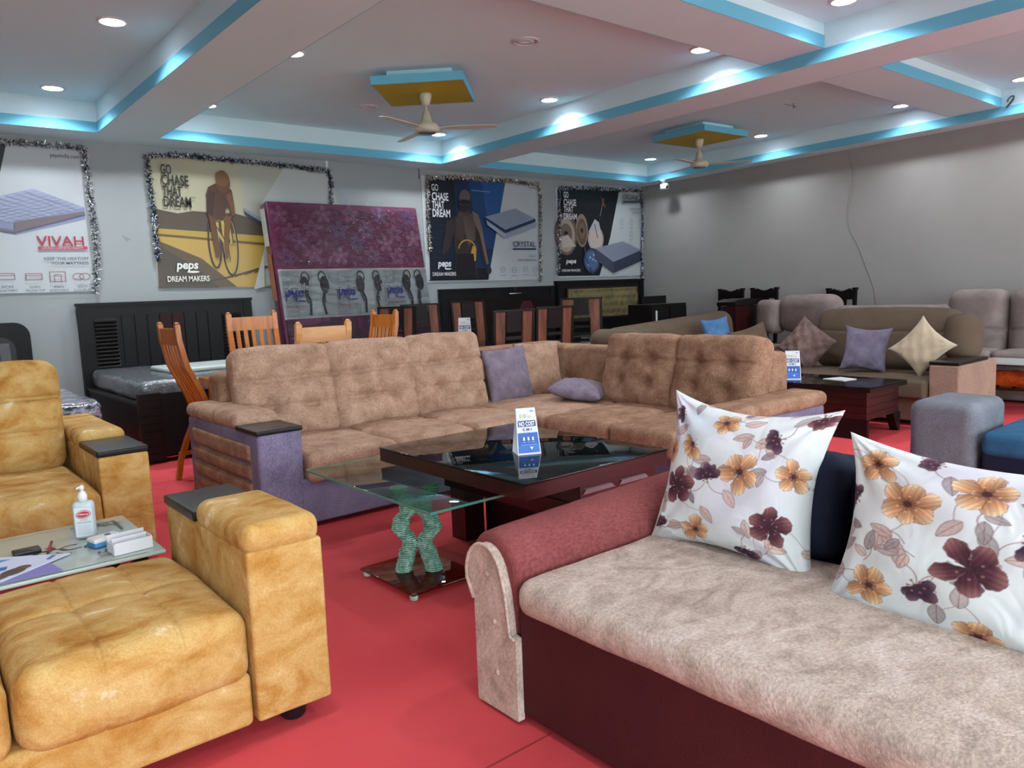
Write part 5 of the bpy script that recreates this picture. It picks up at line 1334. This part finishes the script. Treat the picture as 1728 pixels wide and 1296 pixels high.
# ------------------------------------------------------------------ dark dining set with chestnut panels
def panel_chair(label, x, y, rz, hgt, w=.27, lit=True):
    t = thing('dining_chair', label, 'dining chair', (x, y, 0), 'dark dining chairs with chestnut panels')
    B = M['black_lac']; Cn = M['chestnut']
    L = lambda px, py, pz: (x+px, y+py, pz)
    yb = -.22
    def by(z): return yb-.08*max(0, (z-.45))
    for s in (-1, 1):
        m = MB(); m.bar([L(s*(w-.02), by(z), z) for z in (0, .45, .8, hgt)], .03, .035, B); m.build('back_post', t)
        m = MB(); m.bar([L(s*(w-.09), by(z), z) for z in (.5, .8, hgt-.02)], .13, .02, Cn); m.build('side_panel', t)
        m = MB(); m.bar([L(s*(w-.03), .2, 0), L(s*(w-.03), .2, .43)], .045, .045, B); m.build('leg', t)
    m = MB(); m.bar([L(-w, by(hgt), hgt-.008), L(w, by(hgt), hgt-.008)], .035, .02, B, wd=(0, 1, 0)); m.build('top_rail', t)
    m = MB(); m.bar([L(0, by(hgt-.06), hgt-.02), L(0, by(hgt-.25), hgt-.22)], .19, .018, B); m.build('centre_panel', t)
    m = MB()
    for i in range(5):
        z = hgt-.28-.085*i; m.bar([L(-.1, by(z), z), L(.1, by(z), z)], .018, .03, B, wd=(0, 1, 0))
    m.build('slats', t)
    m = MB(); m.soft(L(0, 0, .455), (.24, .22, .035), .03, M['espresso'], n=3, puff=(0, 0, .01)); m.build('seat', t)
    t.rotation_euler = (0, 0, rz)
    return t
panel_chair('dark dining chair, partly hidden behind the right-end honey wood chair', 4.12, 7.15, PI/2+.3, 1.24)
panel_chair('dark dining chair with chestnut panels right in front of the leaning mattress', 5.08, 7.55, PI, 1.25)
panel_chair('dark dining chair directly behind the distant tent card', 5.78, 7.55, PI, 1.26)
panel_chair('lighter panelled dining chair seen from behind, left of the nearer pair', 4.88, 6.12, 0, 1.175)
panel_chair('lighter panelled dining chair seen from behind, right of the nearer pair', 5.43, 6.12, 0, 1.185)
panel_chair('dark dining chair at the right end of the row before the tufted bed', 6.78, 6.85, PI*.72, 1.24)
t = thing('dining_table', 'dark glass-topped dining table between the chestnut-panelled chairs', 'dining table', (5.2, 6.8, 0))
m = MB(); m.box(4.6, 6.35, 6.4, 7.15, .74, .79, M['black_lac']); m.build('table_top', t)
m = MB(); m.box(4.6, 6.35, 6.4, 7.15, .79, .798, M['glassd']); m.build('glass_top', t)
for (a_, b_) in ((4.66, 6.45), (6.2, 6.45), (4.66, 7.02), (6.2, 7.02)):
    m = MB(); m.box(a_, a_+.08, b_, b_+.08, 0, .74, M['black_lac']); m.build('leg', t)
tent(4.84, 6.62, .7985, -.6, 'distant blue and white tent card on the dark dining table behind the tan sofa', h=.30, w=.15)

# plain dark chairs and cabinet near the corner
def carved_chair(label, x, y, rz, hgt, group='carved dark dining chairs by the right wall'):
    t = thing('dining_chair', label, 'dining chair', (x, y, 0), group)
    B = M['black_lac']; L = lambda px, py, pz: (x+px, y+py, pz); W = .2
    for s in (-1, 1):
        m = MB(); m.bar([L(s*W, -.2-.05*max(0, z-.45), z) for z in (0, .45, .8, hgt)], .045, .04, B); m.box(x+s*W-.028, x+s*W+.028, y-.27, y-.21, hgt-.03, hgt, B); m.build('back_post', t)
        m = MB(); m.bar([L(s*W, .2, 0), L(s*W, .2, .43)], .045, .045, B); m.build('leg', t)
    m = MB(); pts = [(-W, hgt-.16), (W, hgt-.16), (W, hgt-.05), (W*.6, hgt-.01), (W*.25, hgt-.035), (0, hgt-.045), (-W*.25, hgt-.035), (-W*.6, hgt-.01), (-W, hgt-.05)]
    m.prism([(x+p[0], p[1]) for p in pts], B, 'y', y-.255, y-.225); m.build('carved_rail', t)
    m = MB(); m.prism([(x-.07, .5), (x+.07, .5), (x+.05, .75), (x+.08, hgt-.15), (x-.08, hgt-.15), (x-.05, .75)], B, 'y', y-.245, y-.225); m.build('splat', t)
    m = MB(); m.soft(L(0, 0, .455), (.22, .22, .03), .025, M['espresso'], n=3); m.build('seat', t)
    t.rotation_euler = (0, 0, rz); return t
carved_chair('carved dark dining chair against right wall, left of the pair behind the dark table', 9.98, 7.0, PI/2, 1.27)
carved_chair('carved dark dining chair against right wall, right of the pair behind the dark table', 10.02, 6.45, PI/2, 1.27)
carved_chair('carved dark chair peeking over the taupe sofa by the right wall', 10.05, 5.3, PI/2-.1, 1.23)
t = thing('dining_table', 'dark upright panelled table end in front of the carved chairs', 'dining table', (9.26, 6.2, 0))
m = MB(); m.box(8.93, 9.6, 6.05, 6.35, 1.05, 1.10, M['black_lac']); m.prism([(8.93, 1.1), (9.6, 1.1), (9.55, 1.125), (9.26, 1.14), (8.98, 1.125)], M['black_lac'], 'y', 6.06, 6.34); m.build('table_top', t)
m = MB(); groove_box(m, 8.98, 9.55, 6.08, 6.3, .05, 1.05, 2, M['maroon_wood']); m.build('panel', t)
for a_ in (8.98, 9.49):
    m = MB(); m.box(a_, a_+.06, 6.08, 6.32, 0, .06, M['black_lac']); m.build('foot', t)
t = thing('dresser', 'low black cabinet with raised back beside the tufted bed in the corner', 'cabinet', (8.7, 7.2, 0))
m = MB(); m.box(8.3, 9.1, 7.0, 7.4, .0, 1.1, M['black_lac']); m.build('cabinet_body', t)
m = MB(); m.box(8.6, 9.15, 7.4, 7.45, .0, 1.21, M['espresso']); m.build('back_panel', t)
for a_ in (8.32, 8.72):
    m = MB(); m.box(a_, a_+.37, 6.985, 7.0, .12, 1.06, M['espresso']); d_ = m.build('door', t)
    m = MB(); m.tube([(a_+.33, 6.97, .6), (a_+.33, 6.97, .75)], .008, M['steel'], 8); m.build('handle', d_)
m = MB(); m.tube([(8.2, 6.8, 0), (8.2, 6.8, 1.02)], .012, M['white'], 8); m.lathe([(.06, 0), (.06, .012)], M['white'], (8.2, 6.8, 0), 16)
single(m, 'white_post', 'thin white post standing before the black corner cabinet', 'post')

# grey metal chair at far left
t = thing('metal_chair', 'grey metal framed chair before the rounded headboard at the far left', 'chair', (.62, 6.75, 0))
G_ = M['graywood']
m = MB(); m.box(.30, .72, 6.33, 6.36, .97, 1.13, G_); m.build('top_rail', t)
m = MB(); m.box(.66, .72, 6.31, 6.37, 0, 1.10, G_); m.build('back_post', t)
m = MB(); m.box(.30, .36, 6.31, 6.37, 0, 1.12, G_); m.build('back_post', t)
m = MB(); m.box(.32, .70, 5.90, 6.33, .43, .46, M['blackp']); m.build('seat', t)
for a_ in (.32, .66):
    m = MB(); m.box(a_, a_+.04, 5.90, 5.94, 0, .43, G_); m.build('leg', t)
m = MB(); m.tube([(1.3, 6.0, .02), (1.31, 6.0, .3), (1.28, 6.05, .38), (1.2, 6.15, .42), (1.05, 6.2, .42)], .012, M['steel'], 8); m.tube([(1.05, 6.2, .42), (1.05, 6.2, .02)], .012, M['steel'], 8)
single(m, 'steel_rack', 'bent steel tube stand beside the far golden sofa arm', 'stand')

# ------------------------------------------------------------------ light and view
w = bpy.data.worlds.new('daylight'); SC.world = w; w.use_nodes = True
bg = w.node_tree.nodes['Background']; bg.inputs[0].default_value = (.82, .94, 1, 1); bg.inputs[1].default_value = 4.4
for (x0, x1) in ((-2.85, 3.4), (3.75, 9.7)):
    l = bpy.data.lights.new('doorway_daylight', 'AREA'); l.shape = 'RECTANGLE'; l.size = x1-x0; l.size_y = 2.5; l.energy = 1; l.cycles.is_portal = True
    o = bpy.data.objects.new('doorway_daylight', l); COL.objects.link(o); o.location = ((x0+x1)/2, -2.7, 1.3); o.rotation_euler = (PI/2, 0, 0)
vs = SC.view_settings; SC.display_settings.display_device = 'sRGB'
vs.view_transform = 'Standard'; vs.look = 'None'; vs.exposure = 0.95; vs.gamma = 1; vs.use_curve_mapping = False
SC.cycles.use_denoising = True
SC.cycles.max_bounces = 6
